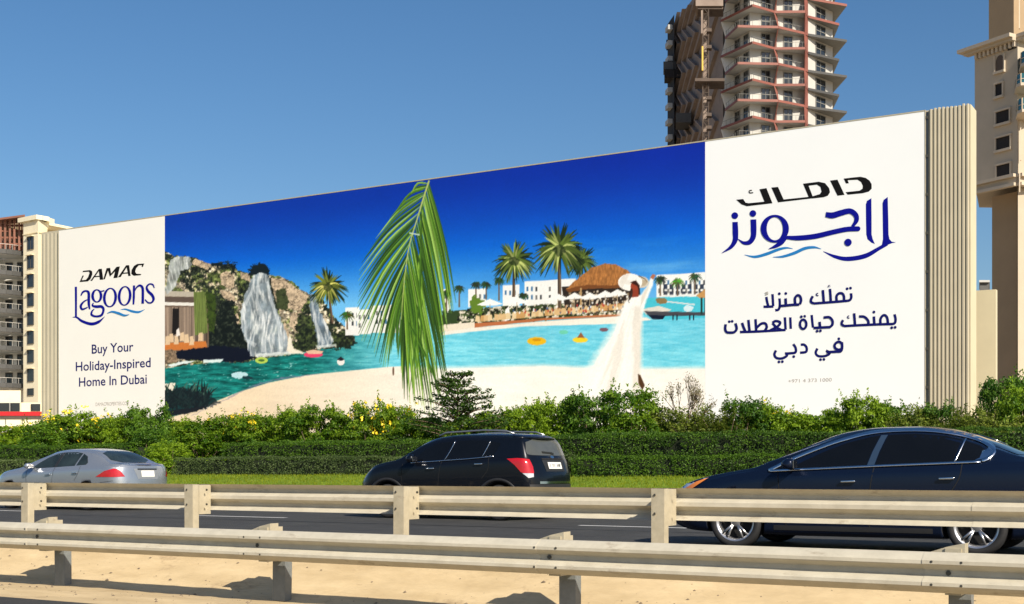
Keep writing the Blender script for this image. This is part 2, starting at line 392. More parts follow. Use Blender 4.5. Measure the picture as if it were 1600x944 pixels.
# poster sheets, with thin frame and clips
def sheet_box(name, x0, x1, m):
    q = MB(); q.box(x0, x1, BV-.02, BV+.02, BZ0, BZ1); return q.build(name, m, bb)
S1 = Xat(258, BV); S2 = Xat(1102, BV)
sheet_box('poster_sheet', BX0, S1-.004, M_white2); sheet_box('poster_sheet', S2+.004, BX1, M_white)
q = MB(); q.box(S1, S2, BV+.03, BV+.06, BZ0, BZ1); q.build('backing_board', M_white, bb)
q = MB()
q.box(BX0-.01, BX1+.01, BV-.03, BV+.05, BZ1+.002, BZ1+.045); q.box(BX0-.045, BX0-.002, BV-.03, BV+.05, BZ0, BZ1+.045)
q.box(BX1+.002, BX1+.03, BV-.03, BV+.05, BZ0, BZ1+.045); q.build('poster_frame', M_post, bb)
q = MB(); q.box(BX1+.04, BX1+.10, BV+.02, BV+.095, BZ0, BZ1-.02); q.build('edge_gap', M_glass, bb)
for z in np.arange(2.4, 13, 1.32):
    q = MB(); q.box(BX1+.03, BX1+.11, BV-.03, BV+.03, z, z+.09); q.build('clip', M_bolt, bb)

# ---- the printed picture, computed on a canvas and stored as colours of a fine grid
CX0, CY0, CS = 255., 215., 2
CW, CH = int(852*CS), int(490*CS)
yy, xx = np.mgrid[0:CH, 0:CW].astype(np.float32); PX = xx/CS+CX0; PY = yy/CS+CY0
IMG = np.zeros((CH, CW, 3), np.float32)
def C(*c): return np.array(c, np.float32)
def fillmask(mask, col, sl=None):
    if sl is None: IMG[:] = IMG*(1-mask[..., None])+col*mask[..., None]
    else: IMG[sl] = IMG[sl]*(1-mask[..., None])+col*mask[..., None]
def polymask(pts, soft=.6, jag=0, seed=0):
    pts = np.array(pts, float); x0, y0 = pts.min(0)-3; x1, y1 = pts.max(0)+3
    a = slice(max(0, int((y0-CY0)*CS)), min(CH, int((y1-CY0)*CS)+1)); b = slice(max(0, int((x0-CX0)*CS)), min(CW, int((x1-CX0)*CS)+1))
    X = PX[a, b].copy(); Y = PY[a, b].copy()
    if X.size == 0: return None, None
    if jag:
        X += (fbm(X/4, Y/4, 4, seed)-.5)*jag*2; Y += (fbm(X/4+50, Y/4, 4, seed+3)-.5)*jag*2
    ins = np.zeros(X.shape, bool); n = len(pts); dist = np.full(X.shape, 1e9, np.float32)
    for i in range(n):
        x1_, y1_ = pts[i]; x2_, y2_ = pts[(i+1) % n]
        c = ((y1_ > Y) != (y2_ > Y)) & (X < (x2_-x1_)*(Y-y1_)/((y2_-y1_) if y2_ != y1_ else 1e-9)+x1_)
        ins ^= c
        ex, ey = x2_-x1_, y2_-y1_; L = ex*ex+ey*ey+1e-9
        t = np.clip(((X-x1_)*ex+(Y-y1_)*ey)/L, 0, 1)
        dist = np.minimum(dist, (X-x1_-t*ex)**2+(Y-y1_-t*ey)**2)
    sd = np.sqrt(dist)*np.where(ins, 1, -1)
    return np.clip(sd/soft+.5, 0, 1), (a, b)
def P(pts, col, soft=.6, jag=0, alpha=1., seed=0, tex=None):
    m, s = polymask(pts, soft, jag, seed)
    if m is None: return
    c = np.array(col, np.float32)
    if tex is not None: c = c*(tex(PX[s], PY[s])[..., None])
    fillmask(m*alpha, c, s)
def line(pts, w0, w1, col, alpha=1.):
    pts = np.array(pts, float); n = len(pts); L = []; Rr = []
    for i in range(n):
        d = pts[min(i+1, n-1)]-pts[max(i-1, 0)]; d = d/(np.hypot(*d)+1e-9); nn = np.array([-d[1], d[0]])
        w_ = (w0+(w1-w0)*i/(n-1))/2; L.append(pts[i]+nn*w_); Rr.append(pts[i]-nn*w_)
    P(L+Rr[::-1], col, .7, alpha=alpha)
def ell(cx, cy, rx, ry, col, alpha=1., n=20, jag=0): P([(cx+rx*math.cos(t*2*math.pi/n), cy+ry*math.sin(t*2*math.pi/n)) for t in range(n)], col, .7, jag, alpha)
pr = random.Random(5)
# sky of the picture
t = (PX-258)/844.
top = 343-(PX-258)*.147; hy = 475.
g = np.clip((PY-top)/(hy-top), 0, 1)[..., None]
c0 = C(0, 56, 168)*(1-t[..., None])+C(0, 38, 160)*t[..., None]; c1 = C(0, 98, 214); c2 = C(112, 192, 246)
IMG[:] = np.where(g < .55, c0+(c1-c0)*(g/.55)**1.5, c1+(c2-c1)*(np.maximum(g-.55, 0)/.45)**1.1)
cl = np.clip((fbm(PX/90+PY/30, PY/13, 5, 21)-.52)*3.2, 0, 1)*np.clip((PX-700)/250, 0, 1)*np.clip((PY-360)/60, 0, 1)
fillmask(cl*.5, C(120, 190, 240))
# pool
def shore(x): return np.interp(x, [255, 300, 340, 375, 420, 480, 560, 610, 640, 700, 850, 950, 1106], [655, 643, 626, 612, 598, 586, 578, 573, 572, 574, 570, 575, 574])
sh = shore(PX)
water = (PY > np.interp(PX, [255, 540, 548, 620, 690, 760, 1106], [545, 540, 521, 517, 505, 490, 470]))
wt = np.clip((PX-480)/140, 0, 1)[..., None]
rip = fbm(PX/16, PY/2.6, 5, 31); rip2 = fbm(PX/7, PY/1.6, 4, 37)
wc = (C(12, 112, 108)+(rip[..., None]-.5)*C(70, 150, 140))*(1-wt)+(C(118, 214, 236)+(rip[..., None]-.5)*C(95, 55, 40))*wt
fillmask(water.astype(np.float32), wc)
fillmask(np.clip((rip2-.70)*9, 0, 1)*water*(1-wt[..., 0])*.7, C(200, 235, 235))
dk = np.clip((PX-700)/80, 0, 1)*np.clip(1-(PY-520)/30, 0, 1); fillmask(dk*water*.25, C(90, 190, 225))
# sand beach
m = np.clip((PY-sh)/np.where(PX > 640, 7, 1.3)+.5, 0, 1); st_ = np.clip((PX-400)/300, 0, 1)[..., None]
sc = C(238, 218, 188)*(1-st_)+C(252, 248, 241)*st_; sc = sc*(.965+.06*fbm(PX/40, PY/6, 4, 41)[..., None])
fillmask(m, sc)
P([(300, 650), (345, 628), (380, 610), (430, 594), (500, 584), (440, 590), (400, 600), (360, 622), (330, 634)], C(120, 120, 150), 2, 2, .8)
# rock wall with moss
rock = [(255, 392), (262, 395), (275, 400), (290, 400), (305, 403), (320, 412), (345, 415), (360, 413), (372, 422), (388, 428), (396, 424), (425, 430), (440, 432), (458, 440), (470, 452), (485, 460), (500, 462), (512, 478), (524, 496), (538, 510), (552, 527), (556, 536), (540, 541), (480, 549), (440, 556), (380, 566), (330, 566), (255, 575)]
m, s = polymask(rock, .8, 3, 2)
X, Y = PX[s], PY[s]; n1 = fbm(X/14, Y/12, 5, 51); n2 = fbm(X/4.5, Y/4, 4, 57); n3 = fbm(X/25, Y/30, 3, 61)
rc = C(188, 174, 150)*(.25+1.25*n2[..., None]); gr = C(86, 98, 52)*(.3+1.3*n2[..., None]); dkc = C(22, 28, 22)+n2[..., None]*C(40, 45, 30)
rc = rc+(gr-rc)*np.clip((n1-.44)*9, 0, 1)[..., None]; rc = rc+(dkc-rc)*np.clip((n3-.49)*7+(.50-n2)*6, 0, 1)[..., None]
rg = np.abs(2*fbm(X/9, Y/8, 4, 63)-1); rg2 = np.abs(2*fbm(X/3.2, Y/3.4, 3, 65)-1)
rc = rc*(.35+.75*np.clip(rg*7, 0, 1)[..., None])*(.72+.34*np.clip(rg2*6, 0, 1)[..., None])+C(34, 30, 24)*np.clip(n2-.58, 0, 1)[..., None]*6
fillmask(m, np.clip(rc, 0, 255), s)
rocktex = lambda X, Y: (.62+.6*fbm(X/4, Y/4, 5, 71))*(.55+.45*np.clip(np.abs(2*fbm(X/6, Y/5, 3, 73)-1)*8, 0, 1))
for pts in ([(344, 428), (356, 423), (366, 432), (366, 448), (360, 452), (346, 444)], [(343, 452), (362, 458), (372, 470), (362, 478), (350, 466)], [(375, 425), (390, 428), (392, 440), (378, 436)],
            [(424, 434), (440, 436), (456, 444), (470, 456), (478, 472), (470, 486), (452, 482), (438, 488), (430, 466), (426, 450)], [(455, 490), (470, 486), (480, 500), (476, 515), (462, 518), (452, 508)],
            [(445, 500), (455, 530), (462, 548), (446, 550), (440, 520)], [(466, 452), (482, 462), (480, 474), (470, 468)], [(305, 404), (330, 413), (325, 422), (300, 412)], [(362, 492), (372, 490), (376, 505), (366, 508)]):
    P(pts, C(214, 190, 160), .8, 2, seed=4, tex=rocktex)
P([(430, 455), (446, 450), (452, 470), (448, 486), (434, 482)], C(52, 66, 34), 1, 3, .9, tex=rocktex)
for cx, cy, rx, ry in ((476, 505, 14, 20), (484, 530, 22, 18), (470, 540, 20, 9), (355, 500, 16, 30), (340, 530, 40, 22), (320, 548, 48, 14), (375, 530, 20, 24), (350, 415, 20, 6), (532, 532, 24, 14)):
    m, s = polymask([(cx+rx*math.cos(a), cy+ry*math.sin(a)) for a in np.linspace(0, 6.28, 18)[:-1]], 1.5, 9, int(cx))
    if m is not None:
        nn = fbm(PX[s]/3.5, PY[s]/3.5, 4, int(cy))[..., None]
        cc = (C(18, 26, 18)+np.clip(nn-.4, 0, 1)*C(190, 210, 100)) if cx > 450 else (C(10, 18, 16)+np.clip(nn-.5, 0, 1)*C(190, 190, 150))
        fillmask(m*.93, cc, s)
for k_ in range(60):
    a = pr.uniform(-2.9, -.2); r = pr.uniform(5, 17); line([(405, 425), (405+r*1.15*math.cos(a), 426+r*math.sin(a)*.95)], 3.5, .6, C(10, 22, 30))
P([(388, 430), (396, 416), (404, 411), (414, 413), (422, 420), (420, 432)], C(14, 28, 34), 1, 4)
# villa terrace under the rocks
P([(255, 455), (326, 458), (327, 545), (255, 550)], C(112, 92, 78), .7)
for i in range(46):
    x = 258+i*1.45; line([(x, 480), (x+pr.uniform(-1, 1), 536)], 1.3, 1.3, C(1, .88, .78)*pr.choice([40, 90, 150, 175, 195]), .8)
P([(270, 482), (280, 482), (279, 520), (269, 525)], C(28, 22, 20), 1); P([(255, 536), (322, 533), (325, 545), (255, 548)], C(205, 120, 55), .8)
P([(255, 454), (304, 456), (305, 464), (255, 463)], C(190, 180, 165), .6); P([(255, 464), (304, 464), (304, 472), (255, 472)], C(95, 80, 72), .6); P([(255, 472), (305, 473), (305, 478), (255, 477)], C(236, 232, 226), .6)
P([(303, 456), (322, 456), (325, 520), (305, 524)], C(108, 124, 62), .7, tex=lambda X, Y: .75+.5*fbm(X/1.2, Y/20, 3, 3))
P([(322, 456), (338, 460), (336, 520), (326, 516)], C(60, 80, 26), 1, 3, tex=rocktex)
for x, y in ((262, 534), (268, 530), (276, 533), (285, 528), (292, 531), (300, 534), (314, 528)):
    P([(x-3, y), (x-3, y-8), (x+3, y-9), (x+4, y+5), (x-4, y+5)], C(226, 196, 160), .8, 1)
P([(276, 516), (280, 512), (282, 524), (276, 526)], C(240, 232, 226), .8)
P([(255, 548), (268, 546), (285, 552), (276, 566), (255, 570)], C(160, 135, 110), 1, 2, tex=rocktex)
P([(278, 548), (300, 545), (340, 540), (395, 545), (398, 558), (378, 566), (340, 565), (300, 562), (276, 560)], C(6, 12, 32), 1.2, 3)
# waterfalls
def fall(pts, seed, base=(150, 165, 178)):
    m, s = polymask(pts, 1.5, 3, seed)
    X, Y = PX[s], PY[s]; st = fbm(X/2.6+np.sin(Y/17+X/30)*1.2, Y/16, 5, seed); pt = fbm(X/10, Y/14, 4, seed+9)
    b = C(*base)*(.55+.75*pt[..., None]); f = np.clip((st-.44)*3.2, 0, 1)[..., None]; fillmask(m*(.9), b+(C(244, 248, 250)-b)*f, s)
fall([(396, 430), (408, 426), (420, 430), (424, 452), (430, 478), (440, 500), (450, 530), (458, 549), (432, 554), (392, 557), (384, 530), (378, 515), (376, 492), (380, 470), (388, 450)], 81)
fall([(483, 460), (494, 462), (500, 486), (512, 508), (522, 534), (516, 541), (498, 542), (492, 512), (486, 488)], 91, (110, 130, 150))
fall([(262, 440), (266, 408), (276, 400), (298, 402), (300, 416), (282, 424), (276, 446), (262, 460), (257, 450)], 95, (170, 176, 176))
for pts in ([(398, 436), (394, 455), (382, 478), (380, 500)], [(418, 440), (424, 470), (436, 505), (440, 545)], [(404, 432), (402, 470), (412, 500), (412, 550)], [(488, 470), (492, 500), (506, 538)], [(384, 500), (384, 530), (400, 540)]): line(pts, 3, 7, C(240, 246, 250), .45)
P([(400, 553), (455, 549), (455, 554), (402, 559)], C(235, 242, 242), 1.5, 2, .8); P([(494, 540), (526, 537), (526, 541), (496, 545)], C(235, 242, 242), 1.5, 1, .7)
P([(452, 520), (460, 545), (480, 552), (455, 553), (448, 548)], C(242, 232, 214), 1.5, 2)
# palms
def palm(cx, cy, r, trunk=None, dark=(24, 40, 16), mid=(84, 104, 40), lite=(176, 186, 108), n=60, tw=5, seed=1):
    q = random.Random(seed)
    if trunk: line([trunk, ((cx+trunk[0])/2, (cy+trunk[1])/2), (cx, cy)], tw, tw*.75, C(112, 92, 74)); line([(trunk[0]-tw*.25, trunk[1]), (cx-tw*.25, cy)], tw*.35, tw*.3, C(60, 48, 40))
    for pas in range(3):
        for i in range((int(n*1.3), int(n*.75), int(n*.42))[pas]):
            a = q.uniform(0, 2*math.pi); L = r*q.uniform(.72, 1.06)*(1, .95, .82)[pas]
            dx, dy = math.cos(a), math.sin(a)*.95; droop = r*.28*(abs(dx)+.25)
            p = [(cx+dx*L*t_, cy-r*.08+dy*L*t_+droop*t_*t_*(1.1 if dy > -.6 else .35)) for t_ in (0, .25, .5, .75, 1)]
            base = (dark, mid, lite if q.random() < .55 else mid)[pas]; k_ = q.uniform(.75, 1.2)
            line(p, r*.17 if pas < 2 else r*.11, .5, C(*[min(255, c_*k_) for c_ in base]), .96)
    ell(cx, cy+r*.02, r*.22, r*.2, C(14, 24, 10), .55, jag=3)
def mini(cx, cy, r, base, c=(34, 52, 30)):
    line([(cx, base), (cx, cy)], 2.6, 2, C(110, 92, 70))
    for i in range(22):
        a = i*2*math.pi/22+pr.uniform(-.1, .1); L = r*pr.uniform(.7, 1.1)
        line([(cx, cy), (cx+math.cos(a)*L*.6, cy+math.sin(a)*L*.5), (cx+math.cos(a)*L, cy+math.sin(a)*L*.7+r*.3)], 2.3, .6, C(*[c_*pr.uniform(.7, 1.7) for c_ in c]))
# far white houses, left group behind the frond
for x0, x1, y0, y1 in ((540, 562, 481, 524), (558, 580, 484, 522), (578, 626, 478, 520), (692, 704, 452, 492), (732, 760, 452, 480), (786, 812, 446, 496), (820, 900, 440, 490), (1026, 1104, 430, 468)):
    P([(x0, y0), (x1, y0-.06*(x1-x0)), (x1, y1), (x0, y1)], C(246, 246, 244), .7)
    for k_ in range(int((x1-x0)/7)):
        for r_ in range(2):
            if pr.random() < .75: P([(x0+3+k_*7, y0+8+r_*13), (x0+6+k_*7, y0+8+r_*13), (x0+6+k_*7, y0+15+r_*13), (x0+3+k_*7, y0+15+r_*13)], C(*pr.choice([(60, 64, 70), (70, 120, 165), (120, 120, 118)])), .7)
for k_ in range(7):
    x = 1037+k_*9.5; P([(x, 444), (x+6, 444), (x+6, 452), (x, 452)], C(50, 60, 80), .7); P([(x, 455), (x+6, 455), (x+6, 461), (x, 461)], C(60, 66, 80), .7)
P([(1030, 462), (1104, 457), (1104, 468), (1030, 470)], C(240, 240, 238), .8)
palm(513, 448, 31, (520, 505), mid=(110, 120, 44), lite=(206, 200, 110), n=46, tw=4, seed=11)
mini(543, 492, 12, 515, (50, 70, 26))
for cx, cy, r, b in ((718, 450, 9, 480), (744, 444, 9, 470), (760, 444, 9, 468), (780, 438, 9, 470), (698, 458, 10, 500), (818, 462, 9, 478)): mini(cx, cy, r, b)
mini(1032, 436, 11, 462, (30, 50, 34)); mini(1059, 440, 12, 462, (70, 100, 40)); mini(1086, 432, 11, 460, (40, 60, 40))
# terrace vegetation, crowd and loungers
m, s = polymask([(690, 495), (720, 484), (760, 480), (900, 474), (985, 470), (985, 492), (850, 500), (742, 510), (690, 512)], 1, 3, 8)
X, Y = PX[s], PY[s]; n1 = fbm(X/4, Y/4, 4, 101); n2 = fbm(X/3, Y/3.2, 4, 111)[..., None]
tc = C(60, 74, 40)*(.5+1.2*n2); tc = np.where((n1 > .56)[..., None], C(236, 226, 206)*(.7+.5*n2), tc); tc = np.where((n1 < .38)[..., None], C(26, 26, 24), tc)
fillmask(m, np.clip(tc, 0, 255), s)
palm(909, 408, 27, (905, 440), n=34, tw=3, seed=3, lite=(110, 130, 60)); palm(804, 408, 35, (803, 464), n=56, seed=4, tw=5); palm(874, 390, 44, (875, 485), n=64, seed=6, tw=6)
P([(735, 470), (742, 462), (752, 466), (760, 476), (752, 490), (738, 490)], C(96, 128, 40), 1, 5); P([(690, 486), (716, 484), (716, 506), (692, 508)], C(50, 70, 36), 1, 4)
# thatched hut
P([(878, 448), (1000, 444), (1002, 486), (884, 488)], C(44, 36, 30), .8)
for i in range(240):
    x = pr.uniform(884, 982); y = pr.uniform(455, 492); r = pr.uniform(1.0, 2.4); ell(x, y, r, r*1.2, C(*pr.choice([(238, 226, 206), (210, 190, 160), (70, 56, 46), (255, 252, 246), (150, 130, 100)])), .9, 6)
P([(884, 452), (905, 434), (925, 418), (945, 412), (962, 413), (980, 422), (996, 436), (1002, 442), (960, 448), (920, 446), (896, 451)], C(176, 116, 62), .9, 1.2, tex=lambda X, Y: .7+.55*fbm(X/2, Y/5, 4, 7))
P([(884, 453), (896, 449), (920, 445), (960, 446), (1000, 440), (1002, 445), (960, 451), (920, 451), (890, 457)], C(120, 72, 36), .8, 1)
line([(908, 450), (908, 478)], 2.4, 2.4, C(196, 160, 110))
for cx, cy, w_ in ((766, 471, 20), (808, 468, 20), (872, 463, 19), (898, 461, 15), (922, 461, 16), (946, 458, 16), (965, 456, 16)):
    P([(cx-w_, cy+5), (cx, cy-4), (cx+w_, cy+4), (cx+w_*.5, cy+6), (cx-w_*.5, cy+7)], C(250, 250, 248), .7); line([(cx, cy+4), (cx, cy+22)], 1, 1, C(190, 170, 140))
P([(790, 484), (796, 478), (797, 500), (789, 502)], C(246, 246, 246), .8)
for i in range(34):
    x = 742+i*7.2+pr.uniform(-2, 2); y = 503-i*.62; c_ = pr.choice([(222, 186, 134), (232, 206, 160), (206, 160, 100)])
    P([(x, y), (x+1, y-10), (x+7, y-9), (x+8, y)], C(*c_), .8, .8)
for i in range(60):
    x = pr.uniform(800, 975); y = 494-(x-800)*.07+pr.uniform(-10, 2); ell(x, y, 1.3, 2.2, C(*pr.choice([(30, 24, 22), (250, 250, 250), (200, 140, 90), (60, 90, 140), (190, 60, 50)])), .9, 6)
P([(740, 510), (742, 505), (850, 497), (985, 490), (985, 493), (850, 501), (742, 512)], C(188, 110, 66), .8)
P([(690, 522), (700, 516), (742, 512), (850, 502), (960, 495), (1010, 496), (1018, 500), (960, 506), (820, 510), (740, 518), (690, 524)], C(246, 238, 226), 1)
P([(690, 508), (742, 503), (742, 512), (696, 518), (686, 522), (686, 510)], C(240, 228, 208), 1)
# right side: second pool, pier, gazebo
P([(1010, 466), (1040, 464), (1104, 463), (1104, 496), (1040, 500), (1005, 492)], C(72, 196, 218), .8, 1)
P([(1003, 483), (1030, 478), (1050, 484), (1035, 492), (1010, 492)], C(226, 222, 212), 1)
P([(1007, 486), (1050, 487), (1102, 488), (1102, 493), (1040, 494), (1012, 492)], C(70, 70, 78), .8); P([(1012, 492), (1040, 493), (1036, 499), (1020, 499)], C(12, 22, 44), .8)
for x in (1051, 1057, 1077, 1083): P([(x, 492), (x+2, 492), (x+2, 500), (x, 500)], C(16, 22, 34), .6)
P([(1088, 462), (1104, 450), (1104, 465), (1094, 466)], C(200, 150, 90), .8, 1); P([(1095, 465), (1098, 465), (1098, 492), (1095, 492)], C(30, 60, 56), .6); P([(1101, 465), (1104, 465), (1104, 492), (1101, 492)], C(30, 40, 46), .6)
ell(1076, 482, 8, 5, C(230, 240, 248), .9, jag=2); P([(1040, 470), (1086, 475), (1086, 477), (1040, 472)], C(230, 230, 230), .6); ell(1034, 470, 9, 5, C(150, 110, 60), .9, jag=2)
# float rings, bathers, ball
ell(839, 533, 15, 6.5, C(240, 190, 20), jag=.4); ell(839, 531, 7, 2.2, C(214, 150, 10)); ell(881, 519, 7, 3.4, C(110, 210, 180)); ell(944, 515, 7, 3, C(120, 86, 98))
ell(907, 531, 12, 4.5, C(248, 212, 40)); P([(902, 528), (908, 519), (914, 528)], C(150, 92, 54), .8)
ell(490, 554, 15, 4.5, C(230, 66, 108)); P([(478, 549), (490, 546), (506, 549), (502, 553), (482, 553)], C(232, 188, 160), .8, .6); ell(533, 565, 6, 6, C(244, 240, 236)); P([(527, 562), (533, 557), (539, 562), (533, 564)], C(30, 30, 40), .7)
ell(409, 563, 10, 5, C(186, 214, 90)); ell(409, 563, 5, 2, C(70, 110, 50)); ell(375, 586, 13, 5, C(190, 226, 236), jag=2); ell(388, 590, 9, 3, C(18, 52, 60), jag=2)
P([(262, 570), (290, 564), (310, 564), (290, 568), (268, 573)], C(230, 242, 242), 1, 1); P([(318, 562), (350, 561), (345, 566), (318, 567)], C(225, 240, 240), 1, 1)
P([(255, 600), (275, 598), (272, 612), (255, 614)], C(238, 230, 214), 1, 2)
# dark plant in the lower left corner
for i in range(230):
    bx = pr.uniform(258, 326); by = pr.uniform(612, 640); a = pr.uniform(-2.6, -.5); L = pr.uniform(8, 26)
    line([(bx, by), (bx+math.cos(a)*L*.6, by+math.sin(a)*L*.6), (bx+math.cos(a)*L, by+math.sin(a)*L*.85)], 2.6, .5, C(*pr.choice([(12, 26, 30), (20, 44, 44), (10, 16, 24), (40, 74, 60), (70, 100, 90)])))
P([(255, 612), (285, 606), (325, 616), (345, 628), (320, 640), (255, 645)], C(12, 24, 30), 2, 6, .75); P([(255, 644), (290, 638), (330, 634), (300, 645), (255, 652)], C(20, 26, 34), 1, 2)
# figure in a long white dress and sun hat, arm raised
P([(970, 480), (1003, 480), (1003, 620), (900, 622), (905, 596), (930, 556), (955, 516)], C(255, 253, 248), 12, 3, .8)
dress = [(982, 466), (1002, 460), (1010, 450), (1018, 432), (1023, 430), (1020, 446), (1010, 470), (1004, 490), (1001, 520), (1000, 570), (996, 600), (985, 612), (918, 618), (918, 592), (934, 560), (958, 525), (970, 492), (976, 474)]
m, s = polymask(dress, 3, 1, 1)
fillmask(m, C(255, 254, 250)*(.96+.06*fbm(PX[s]/5+PY[s]/14, PY[s]/40, 4, 131)[..., None]), s)
for k_ in range(14):
    x_ = pr.uniform(-14, 14); line([(990+x_*.35, 478), (982+x_*1.1, 520), (972+x_*2.1, 560), (958+x_*2.9, 606)], .8, 3.4, C(*pr.choice([(228, 220, 206), (255, 255, 252), (238, 232, 222)])), .16)
P([(992, 478), (1003, 480), (1002, 560), (999, 606), (988, 612), (990, 560), (988, 510)], C(218, 208, 194), 5, 2, .5); P([(968, 520), (976, 500), (972, 560), (955, 612), (946, 612), (960, 560)], C(226, 219, 208), 4, 2, .5); P([(975, 500), (958, 545), (944, 585), (940, 600), (962, 555)], C(232, 224, 212), 3, 2, .5)
ell(1003, 441, 11, 9, C(214, 204, 186)); ell(1004, 442, 7, 5, C(170, 150, 120), .6); ell(985, 441, 19, 13.5, C(252, 250, 246)); ell(983, 437, 13, 8, C(232, 226, 216), .7); ell(986, 433, 9, 5.5, C(250, 248, 244)); P([(972, 452), (968, 440), (974, 430), (985, 428), (978, 440)], C(232, 226, 216), 1, .5, .8); ell(992, 448, 6.5, 8.5, C(158, 66, 42)); P([(989, 454), (998, 452), (998, 464), (988, 465)], C(146, 60, 38), .8); P([(985, 441), (994, 438), (1000, 446), (999, 456), (996, 447), (988, 443)], C(56, 26, 18), .9); P([(986, 450), (989, 452), (988, 462), (984, 470), (983, 462)], C(60, 34, 24), .8); P([(1003, 462), (1013, 446), (1017, 434), (1013, 452), (1007, 468), (1001, 480)], C(222, 214, 202), 1.5, .5, .75); P([(1016, 434), (1020, 428), (1025, 430), (1021, 437)], C(176, 112, 82), .8)
line([(988, 458), (982, 470), (984, 474)], 1.6, .8, C(60, 52, 46)); line([(998, 431), (1008, 436), (1012, 441)], 2, 1, C(110, 90, 64)); P([(997, 584), (1001, 586), (1008, 602), (1004, 610), (998, 600)], C(80, 52, 26), .8)
ell(615, 580, 1.6, 7, C(80, 50, 34), .8)
# the big palm frond
def cr(pts, n):
    pts = [np.array(p, float) for p in pts]; pts = [2*pts[0]-pts[1]]+pts+[2*pts[-1]-pts[-2]]; out = []
    for i in range(n):
        u = i/(n-1)*(len(pts)-3); k_ = min(int(u), len(pts)-4); t_ = u-k_; a, b, c, d = pts[k_:k_+4]
        out.append(.5*((2*b)+(-a+c)*t_+(2*a-5*b+4*c-d)*t_**2+(-a+3*b-3*c+d)*t_**3))
    return np.array(out)
f6 = lambda x, y: (560+x/2.55, 280+y/2.55)
rach = cr([f6(283, 5), f6(262, 70), f6(235, 160), f6(205, 260), f6(188, 370), f6(178, 470), f6(172, 560)], 60)
LT = cr([f6(215, 60), f6(150, 130), f6(60, 260), f6(5, 360), f6(2, 425), f6(-2, 500), f6(0, 600), f6(25, 650), f6(62, 690), f6(92, 745), f6(118, 745), f6(145, 640), f6(160, 700)], 40)
RT = cr([f6(385, 500), f6(370, 520), f6(352, 565), f6(346, 620), f6(342, 700), f6(358, 830), f6(330, 860), f6(310, 905), f6(282, 935), f6(250, 900), f6(200, 885), f6(176, 830), f6(162, 720)], 46)
def leaflet(a, b, bow, w_, col):
    a = np.array(a); b = np.array(b); mid = (a+b)/2+np.array(bow); p = cr([a, mid, b], 7)
    ww = [.25, .8, 1, .95, .75, .45, .05]; L = []; Rr = []
    for i in range(7):
        d = p[min(i+1, 6)]-p[max(i-1, 0)]; d /= np.hypot(*d); nn = np.array([-d[1], d[0]]); L.append(p[i]+nn*w_*ww[i]/2); Rr.append(p[i]-nn*w_*ww[i]/2)
    P(L+Rr[::-1], C(*col), .7); P(L+list(p[::-1]), C(*[min(255, c_*1.28+10) for c_ in col]), .7)
greens = [(50, 86, 20), (76, 114, 26), (40, 70, 16), (104, 142, 44), (30, 56, 12), (124, 158, 72), (62, 100, 22)]
jobs = []
for i in range(40): jobs.append((rach[min(59, int(2+i*1.25))], LT[i]+np.array([pr.uniform(-2, 2), pr.uniform(-3, 3)]), (-3, -4-pr.random()*4), 3.7))
for i in range(46): jobs.append((rach[min(59, int(1+i*1.2))], RT[i]+np.array([pr.uniform(-3, 3), pr.uniform(-6, 6)]), (5-i*.12, 6), 4.0))
for i in range(16): a = rach[10+int(i*3)]; jobs.append((a, np.array([pr.uniform(628, 700), pr.uniform(555, 640)]), (6, 0), 3.8))
pr.shuffle(jobs)
for a, b, bow, w_ in jobs: leaflet(a, b, bow, w_*pr.uniform(.75, 1.1), pr.choice(greens))
line(list(rach), 2.6, 1, C(176, 190, 110)); P([(640, 363), (656, 366), (656, 368), (640, 365)], C(190, 214, 190), .6)
# film-like unevenness over the whole print
gn = (fbm(PX/1.4, PY/1.4, 3, 201)-.5)*.10+(fbm(PX/60, PY/40, 3, 205)-.5)*.06
IMG *= (1+gn)[..., None]
# grid that carries it
nxg, nzg = 1000, 330
gx = np.linspace(S1, S2, nxg); gz = np.linspace(BZ0, BZ1, nzg)
GXX, GZZ = np.meshgrid(gx, gz)
dd = -CA*GXX+SA*BV; rr = SA*GXX+CA*BV
gpx = 800+2000*rr/dd; gpy = 731-2000*(GZZ-1)/dd
u = np.clip((gpx-CX0)*CS, 0, CW-2); v_ = np.clip((gpy-CY0)*CS, 0, CH-2); ui = u.astype(int); vi = v_.astype(int); fu = (u-ui)[..., None]; fv = (v_-vi)[..., None]
IMG = np.clip(IMG, 0, 255)
smp = (IMG[vi, ui]*(1-fu)+IMG[vi, ui+1]*fu)*(1-fv)+(IMG[vi+1, ui]*(1-fu)+IMG[vi+1, ui+1]*fu)*fv
sr = smp/255.; linc = np.where(sr < .04045, sr/12.92, ((sr+.055)/1.055)**2.4)*.93
V = np.stack([GXX.ravel()-bb.location.x, np.full(GXX.size, BV-.021-bb.location.y), GZZ.ravel()-bb.location.z], 1)
i0 = (np.arange(nzg-1)[:, None]*nxg+np.arange(nxg-1)[None, :]).ravel(); F = np.stack([i0, i0+1, i0+1+nxg, i0+nxg], 1)
pm_ = bpy.data.materials.new('printed_vinyl'); pm_.use_nodes = True; tt = pm_.node_tree; an = tt.nodes.new('ShaderNodeAttribute'); an.attribute_name = 'ink'
tt.links.new(an.outputs['Color'], tt.nodes['Principled BSDF'].inputs['Base Color']); tt.nodes['Principled BSDF'].inputs['Roughness'].default_value = .55; tt.nodes['Principled BSDF'].inputs['Specular IOR Level'].default_value = .25
art = quads_np('printed_picture', V, F, mats=pm_, parent=bb)
ca = art.data.attributes.new('ink', 'FLOAT_COLOR', 'POINT'); ca.data.foreach_set('color', np.concatenate([linc.reshape(-1, 3), np.ones((linc.size//3, 1))], 1).astype(np.float32).ravel())
